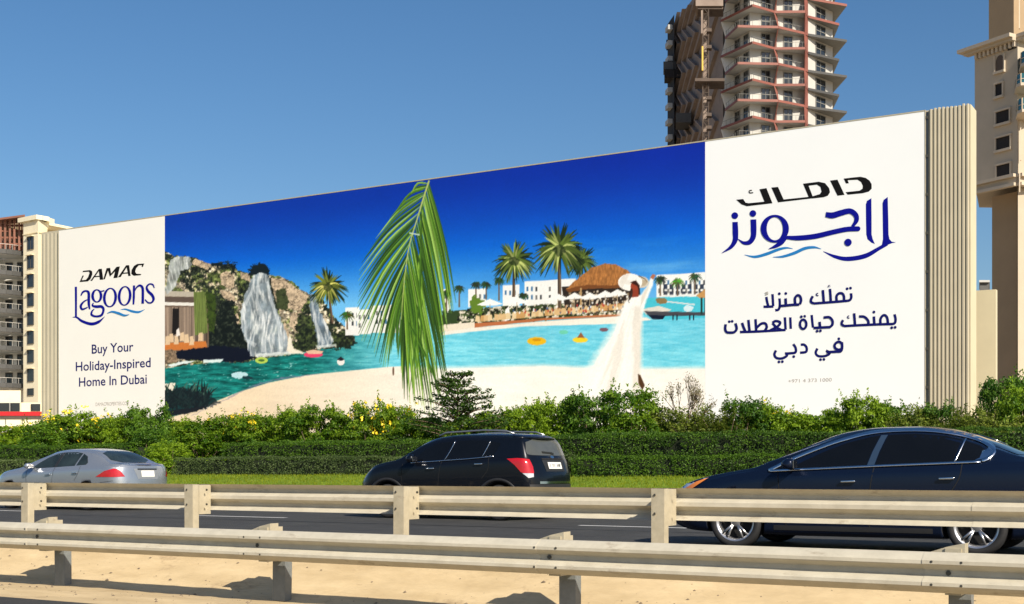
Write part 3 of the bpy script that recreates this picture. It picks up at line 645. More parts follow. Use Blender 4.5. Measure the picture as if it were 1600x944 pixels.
q = MB(); q.box(S1+.001, S2-.001, BV-.019, BV+.028, BZ0, BZ1-.001); q.build('picture_panel', M_white, bb)

# ---- lettering and emblems: flat shapes a few mm proud of the sheet
LAY = [0]
def flat(name, polys, m, z=CW):
    """polys in photo points -> one mesh on the sheet; each polygon at its own tiny offset"""
    q = MB()
    for pts in polys:
        LAY[0] = (LAY[0]+(len(pts) != 4)) % 14; off = .0235+LAY[0]*.0011+(.0006 if len(pts) == 4 else 0)
        w3 = [Vector(bp(x, y, off)) for x, y in pts]
        for tri in tessellate_polygon([w3]): 
            a, b, c = (w3[i] for i in tri)
            if (b-a).cross(c-a).y > 0: b, c = c, b
            q.poly([a, b, c])
    return q.build(name, m, bb)
def stroke(pts, wd, cap=0, n=None):
    n = n or max(8, 6*len(pts)); p = cr(pts, n); ww = np.interp(np.linspace(0, 1, n), np.linspace(0, 1, len(wd)), wd) if len(wd) > 1 else np.full(n, wd[0])
    L = []; Rr = []
    for i in range(n):
        d = p[min(i+1, n-1)]-p[max(i-1, 0)]; d = d/(np.hypot(*d)+1e-9); nn = np.array([-d[1], d[0]]); L.append(p[i]+nn*ww[i]/2); Rr.append(p[i]-nn*ww[i]/2)
    if cap:
        d = p[-1]-p[-2]; d = d/np.hypot(*d); nn = np.array([-d[1], d[0]]); r = ww[-1]/2; L += [p[-1]+nn*r*math.cos(a)+d*r*math.sin(a) for a in (.5, 1.0, 1.57, 2.1, 2.6)]
    return L+Rr[::-1]
def sp(pts): # straight polyline (sharp joints handled by short pieces)
    return pts
def ringpoly(cx, cy, rx, ry, side, top, skew=0, n=36):
    o = [(cx+(rx+side/2)*math.cos(t*2*math.pi/n)+skew*math.sin(t*2*math.pi/n), cy+(ry+top/2)*math.sin(t*2*math.pi/n)) for t in range(n+1)]
    i = [(cx+(rx-side/2)*math.cos(t*2*math.pi/n)+skew*math.sin(t*2*math.pi/n), cy+(ry-top/2)*math.sin(t*2*math.pi/n)) for t in range(n+1)]
    return [[o[k], o[k+1], i[k+1], i[k]] for k in range(n)]
def disc(cx, cy, r, n=14): return [(cx+r*math.cos(t*2*math.pi/n), cy+r*math.sin(t*2*math.pi/n)) for t in range(n)]
def TR(ox, oy, s, polys): return [[(ox+x/s, oy+y/s) for x, y in p] for p in polys]
T8 = lambda ps: TR(100, 400, 7.87, ps); T2 = lambda ps: TR(1120, 265, 5.517, ps); T3 = lambda ps: TR(1120, 430, 5.245, ps)
lt = [[(240, 182), (325, 173), (350, 186), (354, 225), (330, 285), (298, 312), (195, 321), (232, 240), (250, 240), (222, 298), (275, 292), (300, 260), (318, 210), (310, 193), (232, 199)],
      [(328, 306), (432, 160), (452, 158), (350, 305)], [(430, 160), (470, 156), (488, 290), (444, 293)], [(378, 262), (388, 247), (440, 243), (442, 256)],
      [(488, 286), (528, 150), (572, 145), (584, 215), (650, 134), (692, 128), (662, 268), (612, 272), (632, 190), (568, 255), (546, 180), (508, 285)],
      [(668, 262), (768, 115), (792, 113), (702, 258)], [(770, 114), (806, 112), (824, 244), (796, 247)], [(722, 220), (732, 205), (800, 200), (802, 214)],
      [(992, 92), (975, 135), (958, 132), (964, 112), (925, 114), (892, 150), (880, 190), (895, 218), (957, 222), (945, 236), (862, 243), (832, 218), (836, 172), (866, 122), (905, 98)]]
for ids in ([0], [1, 2, 3], [4], [5, 6, 7], [8]): flat('letter', T8([lt[i] for i in ids]), M_black)
ln = [stroke([(151, 378), (152, 500), (152, 620), (152, 750)], [28, 28, 26, 26]), stroke([(110, 752), (165, 756), (230, 802), (340, 835), (430, 810), (507, 745)], [4, 22, 32, 38, 34, 3]),
      stroke([(212, 488), (236, 445), (275, 430), (308, 452), (310, 540), (312, 600), (322, 655)], [14, 24, 22, 34, 34, 32, 18]), stroke([(305, 530), (245, 565), (212, 615), (232, 655), (298, 630)], [10, 20, 32, 26, 12]),
      stroke([(448, 432), (475, 432), (502, 424)], [10, 14, 16]), stroke([(368, 575), (356, 608), (400, 622), (468, 622), (492, 660), (465, 728), (392, 742), (345, 720), (350, 682), (378, 650)], [12, 22, 34, 34, 30, 28, 24, 28, 22, 8], n=60),
      stroke([(868, 362), (866, 440), (864, 520), (860, 596)], [28, 28, 28, 20]), stroke([(872, 440), (900, 385), (940, 362), (972, 392), (976, 480), (974, 585)], [8, 18, 26, 32, 32, 32]),
      stroke([(1118, 392), (1098, 352), (1056, 345), (1024, 382), (1040, 430), (1090, 480), (1108, 530), (1082, 572), (1040, 572), (1003, 535)], [12, 20, 16, 26, 32, 34, 32, 18, 18, 14], n=60)]
ln += ringpoly(410, 490, 52, 75, 34, 14)+ringpoly(572, 510, 70, 113, 34, 14, -6)+ringpoly(752, 490, 68, 114, 34, 14, -6)
for ids in ([0, 1], [2, 3], [4, 5]+list(range(9, 45)), list(range(45, 81)), list(range(81, 117)), [6, 7], [8]): flat('letter', T8([ln[i] for i in ids]), M_navy)
flat('wave_mark', T8([stroke([(535, 705), (600, 685), (680, 705), (750, 730), (812, 718)], [4, 22, 30, 24, 3]), stroke([(700, 660), (760, 655), (840, 680), (920, 690), (997, 658)], [4, 20, 30, 28, 3])]), M_wave)
ar = [[(1095, 78), (1180, 68), (1240, 62), (1285, 72), (1318, 95), (1336, 125), (1337, 165), (1312, 190), (1262, 204), (1130, 217), (1112, 195), (1232, 182), (1258, 165), (1260, 140), (1245, 108), (1215, 88), (1150, 91), (1130, 92), (1140, 118), (1115, 121)],
      [(978, 95), (1042, 87), (1103, 218), (1042, 226)], [(472, 155), (530, 150), (578, 258), (828, 232), (828, 248), (530, 283)], [(745, 122), (785, 118), (829, 232), (795, 240)],
      [(760, 120), (880, 105), (935, 117), (970, 160), (978, 195), (960, 225), (925, 238), (820, 250), (828, 230), (890, 212), (905, 190), (895, 150), (865, 130), (785, 140)],
      [(370, 170), (430, 160), (482, 290), (262, 316), (215, 300), (170, 260), (230, 254), (250, 285), (275, 290), (413, 277)], stroke([(305, 178), (283, 184), (286, 201), (316, 199)], [9])]
for ids in ([0], [1], [2, 3, 4], [5], [6]): flat('letter', T2([ar[i] for i in ids]), M_black)
al = [stroke([(160, 452), (163, 540), (160, 610), (122, 670), (45, 721)], [46, 50, 44, 30, 3]), stroke([(318, 430), (320, 510), (316, 580), (285, 626), (235, 632), (186, 600)], [50, 50, 46, 40, 28, 6]),
      disc(158, 397, 29), disc(314, 379, 29), stroke([(596, 575), (560, 625), (510, 660), (450, 685)], [44, 44, 30, 4]),
      stroke([(590, 584), (700, 590), (850, 575), (1000, 540), (1120, 515), (1220, 510)], [26, 42, 44, 42, 42, 42], 1), stroke([(942, 388), (1000, 395), (1070, 375), (1150, 358), (1200, 392), (1206, 440), (1172, 492)], [44, 52, 50, 46, 44, 38, 24]),
      disc(1134, 628, 32), [(1286, 300), (1296, 270), (1334, 247), (1336, 420), (1336, 560), (1346, 600), (1364, 642), (1334, 630), (1300, 600), (1290, 560), (1287, 420)],
      [(1430, 290), (1440, 262), (1475, 236), (1480, 420), (1482, 560), (1490, 600), (1510, 622), (1545, 627), (1508, 636), (1470, 650), (1420, 670), (1434, 600), (1432, 450)],
      stroke([(1470, 640), (1400, 680), (1280, 745), (1130, 770), (1020, 750), (920, 706)], [30, 30, 40, 38, 28, 4])]+ringpoly(503, 510, 96, 110, 52, 20)
for ids in ([0], [1], [2], [3], [4, 5, 6]+list(range(11, len(al))), [7], [8], [9, 10]): flat('letter', T2([al[i] for i in ids]), M_navy)
flat('wave_mark', T2([stroke([(240, 735), (330, 752), (430, 728), (530, 690), (600, 675), (657, 682)], [3, 22, 26, 24, 16, 3]), stroke([(485, 755), (570, 750), (670, 720), (760, 680), (840, 670), (902, 684)], [3, 20, 26, 26, 20, 3])]), M_wave)
W_ = [21]
tg = [[(1102, 148), (1104, 182), (1088, 206), (1040, 212)], [(1045, 212), (940, 221), (860, 227), (798, 232)], [(985, 214), (984, 172), (1003, 150), (1030, 150), (1044, 172), (1045, 210)], [(930, 112), (934, 165), (937, 215)], [(800, 232), (776, 220), (776, 198), (790, 172)], [(872, 122), (876, 170), (880, 224)],
      [(646, 238), (644, 190), (662, 166), (684, 172), (694, 205), (684, 238)], [(680, 240), (620, 243), (560, 249), (515, 252)], [(567, 190), (569, 220), (570, 246)], [(515, 190), (518, 225), (516, 262), (504, 284), (480, 287)], [(458, 155), (461, 200), (464, 254)], [(466, 256), (430, 258), (385, 259)], [(408, 178), (414, 215), (424, 254)],
      [(1458, 320), (1467, 360), (1460, 392), (1430, 402)], [(1440, 400), (1300, 404), (1150, 411), (1045, 417)], [(1344, 402), (1344, 360), (1362, 332), (1384, 330), (1400, 355), (1405, 398)], [(1290, 338), (1292, 370), (1294, 402)], [(1168, 338), (1212, 342), (1242, 372), (1246, 405)], [(1128, 312), (1132, 360), (1136, 410)], [(1048, 417), (1028, 404), (1028, 386), (1038, 368)],
      [(878, 347), (925, 345), (950, 372), (950, 405), (930, 424)], [(935, 425), (870, 428), (796, 432)], [(845, 382), (848, 405), (850, 428)], [(779, 326), (784, 380), (790, 430)], [(604, 345), (606, 395), (608, 440)], [(560, 345), (563, 395), (566, 446)],
      [(566, 448), (500, 452), (400, 458), (300, 463), (192, 466)], [(458, 390), (482, 376), (510, 380), (522, 392), (500, 420), (440, 452)], [(458, 392), (492, 428), (530, 448)], [(320, 360), (323, 410), (326, 458)], [(330, 430), (366, 398), (400, 396), (412, 425), (396, 455)], [(262, 366), (267, 415), (272, 460)], [(210, 390), (222, 425), (238, 462)],
      [(76, 402), (72, 440), (84, 466), (112, 470), (146, 466), (166, 438), (156, 394)],
      [(1028, 548), (1030, 590), (1020, 622), (985, 626), (902, 630)], [(976, 604), (968, 576), (984, 552), (1008, 546), (1028, 560)], [(976, 600), (998, 610), (1024, 606)], [(826, 600), (812, 636), (832, 662), (882, 664), (920, 648), (924, 632), (896, 618)],
      [(690, 570), (718, 570), (738, 595), (732, 628), (684, 636)], [(628, 564), (648, 596), (646, 632), (604, 640), (560, 642)], [(487, 616), (474, 650), (492, 678), (536, 682), (574, 662), (574, 644), (556, 638)]]
tgl = [stroke(p, W_) for p in tg]
for x, y in ((1070, 111), (1098, 106), (568, 150), (515, 152), (1290, 302), (1436, 430), (1464, 427), (825, 458), (852, 456), (696, 340), (722, 337), (104, 381), (128, 378), (1002, 521), (852, 692), (880, 690), (633, 667), (512, 710), (540, 708)): tgl.append(disc(x, y, 12, 8))
for t_ in ([(833, 148), (818, 154), (822, 166), (836, 168)], [(1087, 332), (1074, 340), (1078, 350), (1090, 352)], [(910, 82), (916, 94), (925, 88), (930, 92), (940, 78)], ): tgl.append(stroke(t_, [8]))
tgl += ringpoly(711, 402, 26, 38, 20, 20)
flat('lettering', T3(tgl), M_navy2)
flat('lettering', T3([stroke([(398, 146), (424, 138)], [9]), stroke([(400, 160), (426, 152)], [9])]), M_greyp)
# latin lines, set in type on the sheet
def text_line(body, px, py, h, wpx, m, bold=0.):
    """baseline centre at photo point, cap height h (px), total width wpx (px)"""
    c = bpy.data.curves.new('lettering', 'FONT'); c.body = body; c.align_x = 'CENTER'; c.size = 1; c.offset = bold; c.resolution_u = 3
    o = bpy.data.objects.new('t', c); COL.objects.link(o); bpy.context.view_layer.update()
    me = bpy.data.meshes.new_from_object(o.evaluated_get(bpy.context.evaluated_depsgraph_get())); bpy.data.objects.remove(o)
    co = np.zeros(len(me.vertices)*3); me.vertices.foreach_get('co', co); co = co.reshape(-1, 3)
    x0, x1 = co[:, 0].min(), co[:, 0].max(); X0 = Xat(px-wpx/2, BV); X1 = Xat(px+wpx/2, BV)
    s_z = h/(2000/at(px, BV)[1])/.7
    p = bp(px, py, .026)
    new = np.stack([X0+(co[:, 0]-x0)/(x1-x0)*(X1-X0)-bb.location.x, np.full(len(co), p[1]-bb.location.y), co[:, 1]*s_z+p[2]-bb.location.z], 1)
    me.vertices.foreach_set('co', new.ravel()); me.update()
    # one part per letter: faces whose spans along the line overlap belong together
    fs = sorted(((min(new[i][0] for i in p.vertices), max(new[i][0] for i in p.vertices), tuple(p.vertices)) for p in me.polygons), key=lambda q: q[0])
    groups = []; hi = -1e9
    for a, b, vs in fs:
        if a > hi+1e-4: groups.append([]); hi = b
        groups[-1].append(vs); hi = max(hi, b)
    for g_ in groups:
        ids = sorted({i for vs in g_ for i in vs}); mp = {i: k_ for k_, i in enumerate(ids)}
        lm = bpy.data.meshes.new('letter'); lm.from_pydata([tuple(new[i]) for i in ids], [], [tuple(mp[i] for i in vs) for vs in g_]); lm.update(); link('letter', lm, m, bb)
text_line('Buy Your', 176.5, 550.5, 14.5, 65, M_navy2, .01)
text_line('Holiday-Inspired', 177.5, 576.5, 14.5, 117, M_navy2, .01)
text_line('Home In Dubai', 177, 601.5, 14.5, 106, M_navy2, .01)
text_line('DAMACPROPERTIES.COM', 176, 633.5, 5.5, 52, M_greyp)
text_line('+971 4 373 1000', 1266, 597, 5.5, 68, M_greyp)
# ================================================================ VEGETATION
M_hedge = leafmat('hedge_leaf', (.020, .060, .004), (.10, .20, .010), .3)
M_hedge2 = leafmat('grey_green_hedge_leaf', (.050, .085, .022), (.14, .19, .06), .3)
M_leaf = leafmat('shrub_leaf', (.050, .135, .005), (.31, .46, .022), .48)
M_leafd = leafmat('dark_shrub_leaf', (.028, .090, .006), (.15, .28, .018), .4)
M_feath = leafmat('feathery_leaf', (.08, .125, .012), (.27, .33, .045), .45)
M_tier = leafmat('tiered_tree_leaf', (.035, .085, .012), (.13, .23, .035), .38)
M_dry = leafmat('dry_twig_leaf', (.085, .075, .035), (.20, .18, .09), .2)
M_flower = mat('yellow_petal', (.85, .62, .02), .6, var=.1)
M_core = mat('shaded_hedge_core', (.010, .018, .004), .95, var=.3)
def leaves(c, nrm, size, tint, asp=.5, rs=rng, bend=.25):
    """leaf faces (diamond of two triangles, slightly folded) at centres c facing roughly along nrm"""
    n = len(c); a = rs.normal(size=(n, 3)); nn = nrm+rs.normal(size=(n, 3))*.55; nn /= np.linalg.norm(nn, axis=1)[:, None]+1e-9
    u = np.cross(nn, a); u /= np.linalg.norm(u, axis=1)[:, None]+1e-9; w_ = np.cross(nn, u)
    s = size[:, None]; A = c-u*s*.5; B = c+w_*s*asp*.5+nn*s*bend*.2; Cc = c+u*s*.5; D = c-w_*s*asp*.5+nn*s*bend*.2
    V = np.stack([A, B, Cc, D], 1).reshape(-1, 3); i = np.arange(n)*4
    F = np.concatenate([np.stack([i, i+1, i+2], 1), np.stack([i, i+2, i+3], 1)])
    return V, F, np.repeat(tint, 4)
def hedge(name, x0, x1, y0, y1, z0, z1, dens, size, m, label, seed, curve=None, top_wob=.11):
    r = np.random.default_rng(seed); L = x1-x0; Hh = z1-z0; Wd = y1-y0
    nf = int(L*Hh*dens); nt_ = int(L*Wd*dens*.8); ns = int(Wd*Hh*dens)
    def wob(x, z): return (fbm(x*1.6, z*1.6+seed, 4, seed)-.5)*.22+(fbm(x*6, z*6, 3, seed+2)-.5)*.07
    P_ = []; N_ = []
    x = r.uniform(x0, x1, nf); z = z0+Hh*r.uniform(0, 1, nf); P_.append(np.stack([x, y0+wob(x, z)+r.normal(0, .025, nf), z], 1)); N_.append(np.tile([0, -1, .25], (nf, 1)))
    x = r.uniform(x0, x1, nt_); y = r.uniform(y0, y1, nt_); P_.append(np.stack([x, y, z1+(fbm(x*1.2, y*2, 4, seed+5)-.5)*top_wob*2+np.abs(r.normal(0, .022, nt_))*(1+2*(r.uniform(size=nt_) > .97))], 1)); N_.append(np.tile([0, -.2, 1.], (nt_, 1)))
    for xx_, sx in ((x0, -1), (x1, 1)):
        y = r.uniform(y0, y1, ns); z = z0+Hh*r.uniform(0, 1, ns); P_.append(np.stack([xx_+sx*wob(y, z), y, z], 1)); N_.append(np.tile([sx, 0, .2], (ns, 1)))
    P_ = np.concatenate(P_); N_ = np.concatenate(N_).astype(float); n = len(P_)
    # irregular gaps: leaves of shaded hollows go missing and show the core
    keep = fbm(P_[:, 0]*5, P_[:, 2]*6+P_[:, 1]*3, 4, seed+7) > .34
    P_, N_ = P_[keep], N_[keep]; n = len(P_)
    tint = np.clip(.22+.75*fbm(P_[:, 0]*2.5, P_[:, 2]*3+P_[:, 1], 3, seed+8)+r.normal(0, .22, n), 0, 1)
    V, F, T = leaves(P_, N_, size*r.uniform(.6, 1.3, n), tint, .55, r)
    b = V.min(0); org = Vector(((x0+x1)/2, (y0+y1)/2, z0))
    t = empty('hedge', org, label, 'hedge', 'clipped hedges beside the lawn')
    quads_np('foliage', V-np.array(org), F, T, m, parent=t)
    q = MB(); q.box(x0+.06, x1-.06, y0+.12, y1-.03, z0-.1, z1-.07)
    me = q.me('branches', offset=org); o = link('branches', me, M_core, t)  # solid dark box, no stems: shade inside the hedge is in its colour
    return t
zb = .78
hedge('hedge', Xat(860, 31), Xat(1700, 31), 31.0, 32.2, .70, 1.88, 1500, .052, M_hedge, 'tall clipped green hedge, upper step, behind the hatchback and dark saloon', 1)
hedge('hedge', Xat(893, 30.2), Xat(1700, 30.2), 30.2, 30.95, .66, 1.28, 1500, .05, M_hedge, 'low clipped green hedge step between black hatchback and dark saloon', 2)
hedge('hedge', Xat(345, 31), Xat(855, 31), 31.1, 32.2, .72, 1.78, 1300, .052, M_hedge, 'clipped bright green hedge between silver saloon and black hatchback, upper step', 3)
hedge('hedge', Xat(268, 30.2), Xat(886, 30.2), 30.25, 31.05, .70, 1.30, 1500, .048, M_hedge2, 'low grey-green hedge in front of the bright one, between silver saloon and black hatchback', 4)
hedge('hedge', Xat(-60, 31), Xat(216, 31), 31.0, 32.1, .72, 1.78, 1300, .055, M_hedge, 'tall clipped hedge behind the silver saloon at the far left', 5)
hedge('hedge', Xat(-60, 30.2), Xat(150, 30.2), 30.2, 30.95, .68, 1.25, 1300, .05, M_hedge2, 'low hedge step behind the bonnet of the silver saloon', 6)

def branch_mb(q, base, tips, r0, r=random):
    for tp in tips:
        b = Vector(base); e = Vector(tp); mid = b.lerp(e, .5)+Vector((r.uniform(-.08, .08), r.uniform(-.08, .08), r.uniform(0, .1)))
        q.tube([b, mid, e], [r0, r0*.6, r0*.2], 5)
def make_shrub(kind, seed):
    """unit shrub: about 1 high and 1 wide (radius .5..), returns list of (name, mesh, material)"""
    r = np.random.default_rng(seed); rr_ = random.Random(seed); out = []
    q = MB(); tips = []
    if kind in ('leafy', 'flower', 'dark'):
        nc = 105
        cl = []
        for i in range(nc):
            a = r.uniform(0, 2*np.pi); u_ = r.uniform(0, 1)**.5; z = r.uniform(.05, 1); rad = .52*np.sqrt(max(.05, 1-((z-.42)/.72)**2))*(.35+.65*u_)
            cl.append([math.cos(a)*rad, math.sin(a)*rad*.8, z*.92])
        cl = np.array(cl); top = cl[:, 2] > .7
        cs = r.uniform(.08, .15, nc); per = 90
        c = np.repeat(cl, per, 0); s = np.repeat(cs, per)
        d = r.normal(size=(len(c), 3)); d /= np.linalg.norm(d, axis=1)[:, None]; d[:, 2] = np.abs(d[:, 2])*.9-.15
        p = c+d*s[:, None]*r.uniform(.55, 1.1, len(c))[:, None]
        # upright sprigs that break the outline
        ns = 26; sb_ = cl[r.choice(np.where(cl[:, 2] > .5)[0], ns)]; dirs = np.stack([r.normal(0, .35, ns), r.normal(0, .3, ns), np.ones(ns)], 1); L = r.uniform(.12, .26, ns)
        tt_ = r.uniform(0, 1, (ns, 26)); sp_ = (sb_[:, None]+dirs[:, None]*(tt_*L[:, None])[..., None]+r.normal(0, .014, (ns, 26, 3))).reshape(-1, 3)
        p = np.concatenate([p, sp_]); d = np.concatenate([d, np.tile([0, -.3, .8], (len(sp_), 1))])
        shade = np.repeat(r.uniform(-.25, .35, nc), per); shade = np.concatenate([shade, np.full(len(sp_), .35)])
        tint = np.clip(.35+shade+r.normal(0, .2, len(p)), 0, 1)
        V, F, T = leaves(p, d, r.uniform(.030, .055, len(p)), tint, .5, r)
        out.append(('foliage', (V, F, T), {'leafy': M_leaf, 'flower': M_leaf, 'dark': M_leafd}[kind]))
        branch_mb(q, (0, 0, 0), [tuple(x*.9) for x in cl[:16]], .014, rr_)
        if kind == 'flower':
            tops = cl[cl[:, 2] > .45]; fc = tops[r.integers(0, len(tops), 42)]+np.array([0, 0, .08]); fc += r.normal(0, .05, fc.shape)+np.array([0, -.05, .03])
            p = np.repeat(fc, 6, 0)+r.normal(0, .022, (len(fc)*6, 3)); V, F, T = leaves(p, np.tile([0, -.8, .6], (len(p), 1)), r.uniform(.034, .058, len(p)), np.ones(len(p)), .8, r)
            out.append(('flowers', (V, F, T), M_flower))
    elif kind == 'feather':
        npl = 130; base = np.stack([r.normal(0, .16, npl), r.normal(0, .12, npl), r.uniform(0, .35, npl)], 1)
        a = r.uniform(0, 2*np.pi, npl); sp_ = r.uniform(.05, .55, npl); hh = r.uniform(.35, .95, npl)*(1-.35*sp_)
        tip = np.stack([np.cos(a)*sp_, np.sin(a)*sp_*.8, hh], 1); n = 75
        t = r.uniform(.15, 1, (npl, n)); p = base[:, None]*(1-t[..., None])+tip[:, None]*t[..., None]; p[..., 2] += .12*np.sin(t*np.pi)*0.6
        p += r.normal(0, 1, p.shape)*(.045*(1-t[..., None]*.7)); p = p.reshape(-1, 3)
        V, F, T = leaves(p, np.tile([0, -.4, .8], (len(p), 1)), r.uniform(.035, .07, len(p)), np.clip(r.normal(.45, .28, len(p)), 0, 1), .3, r)
        out.append(('foliage', (V, F, T), M_feath)); branch_mb(q, (0, 0, 0), [tuple(x) for x in tip[:22]], .008, rr_)
    elif kind == 'tier':
        p = []; nn = []
        for k_ in range(15):
            z = .12+.86*k_/14; L = .80*(1-.82*(k_/14))*rr_.uniform(.75, 1.15)
            for j in range(6):
                a = rr_.uniform(0, 6.28); e = Vector((math.cos(a)*L, math.sin(a)*L*.8, z+L*.22*rr_.uniform(.4, 1.2)))
                q.tube([(0, 0, z-.05), Vector((0, 0, z)).lerp(e, .5), Vector((0, 0, z)).lerp(e, .88)], [.009, .005, .002], 4)
                m_ = int(190*L)+30; t = r.uniform(.15, 1.02, m_); w_ = .10*np.sin(np.clip(t, 0, 1)*2.6+.35)
                b0 = np.array([0, 0, z]); e_ = np.array(e); side = np.array([-math.sin(a), math.cos(a), 0])
                pt = b0+(e_-b0)*t[:, None]+side*(r.uniform(-1, 1, m_)*w_)[:, None]; pt[:, 2] += r.normal(0, .010, m_)+.012; p.append(pt); nn.append(np.tile([0, 0, 1.], (m_, 1)))
        p = np.concatenate(p); nn = np.concatenate(nn)
        V, F, T = leaves(p, nn, r.uniform(.022, .042, len(p)), np.clip(r.normal(.45, .25, len(p)), 0, 1), .5, r)
        out.append(('foliage', (V, F, T), M_tier)); q.tube([(0, 0, -.1), (.01, 0, .5), (0, 0, .98)], [.022, .014, .004], 6)
    elif kind == 'dry':
        q.tube([(-.02, 0, -.1), (0, 0, .25)], [.02, .014], 6); pts = []
        def grow(b, d, L, r0, dep):
            e = b+d*L; q.tube([b, b.lerp(e, .5)+Vector((rr_.uniform(-.01, .01), 0, 0)), e], [r0, r0*.8, r0*.5], 4)
            pts.append(e)
            if dep: 
                for _ in range(3 if dep > 1 else 4): grow(e, (d+Vector((rr_.gauss(.06, .38), rr_.gauss(0, .38), rr_.uniform(-.02, .3)))).normalized(), L*rr_.uniform(.6, .85), r0*.55, dep-1)
        for a_ in (-.25, .1, .45, .75): grow(Vector((0, 0, .22)), Vector((a_, rr_.gauss(0, .2), 1)).normalized(), .21, .014, 3)
        ee = np.array([tuple(p_) for p_ in pts]); p = np.repeat(ee, 6, 0)+r.normal(0, .020, (len(ee)*6, 3)); keep = p[:, 2] > .55; p = p[keep]
        V, F, T = leaves(p, np.tile([0, -.5, .6], (len(p), 1)), r.uniform(.014, .03, len(p)), r.uniform(0, 1, len(p)), .4, r)
        out.append(('foliage', (V, F, T), M_dry))
    res = []
    for nm, (V, F, T), m in out:
        o = quads_np(nm, V, F, T, m); res.append((nm, o.data)); bpy.data.objects.remove(o)
    me = q.me('branches', True); me.materials.append(M_bark); res.append(('branches', me))
    return res
LIB = {k_: [make_shrub(k_, 100*i+7*j) for j in range(3 if k_ != 'dry' else 1)] for i, k_ in enumerate(('leafy', 'flower', 'dark', 'feather', 'tier', 'dry'))}
CNT = {}
def shrub(px, v, top, half, kind, label, cat='shrub', base=None, grp='flowering and leafy shrubs behind the hedges'):
    x, d = at(px, v); s = 2000/d; z0 = float(lawn_z(np.array([[x]]), np.array([[v]]))[0, 0]) if base is None else base; h = 1-(top-731)/s-z0; rad = half*1.3/s/SA
    i = CNT.get(kind, 0); CNT[kind] = i+1; parts = LIB[kind][i % len(LIB[kind])]
    t = empty('shrub' if cat == 'shrub' else cat.replace(' ', '_'), (x, v, z0-.03), label, cat, grp); t.rotation_euler.z = random.choice((0, .5, -.5, 2.6, 3.3)) if kind != 'dry' else 0
    t.scale = (rad/.55, rad/.55, h/1.0)
    for nm, me in parts:
        o = link(nm, me, None, t)
        if nm == 'flowers': o['kind'] = 'stuff'
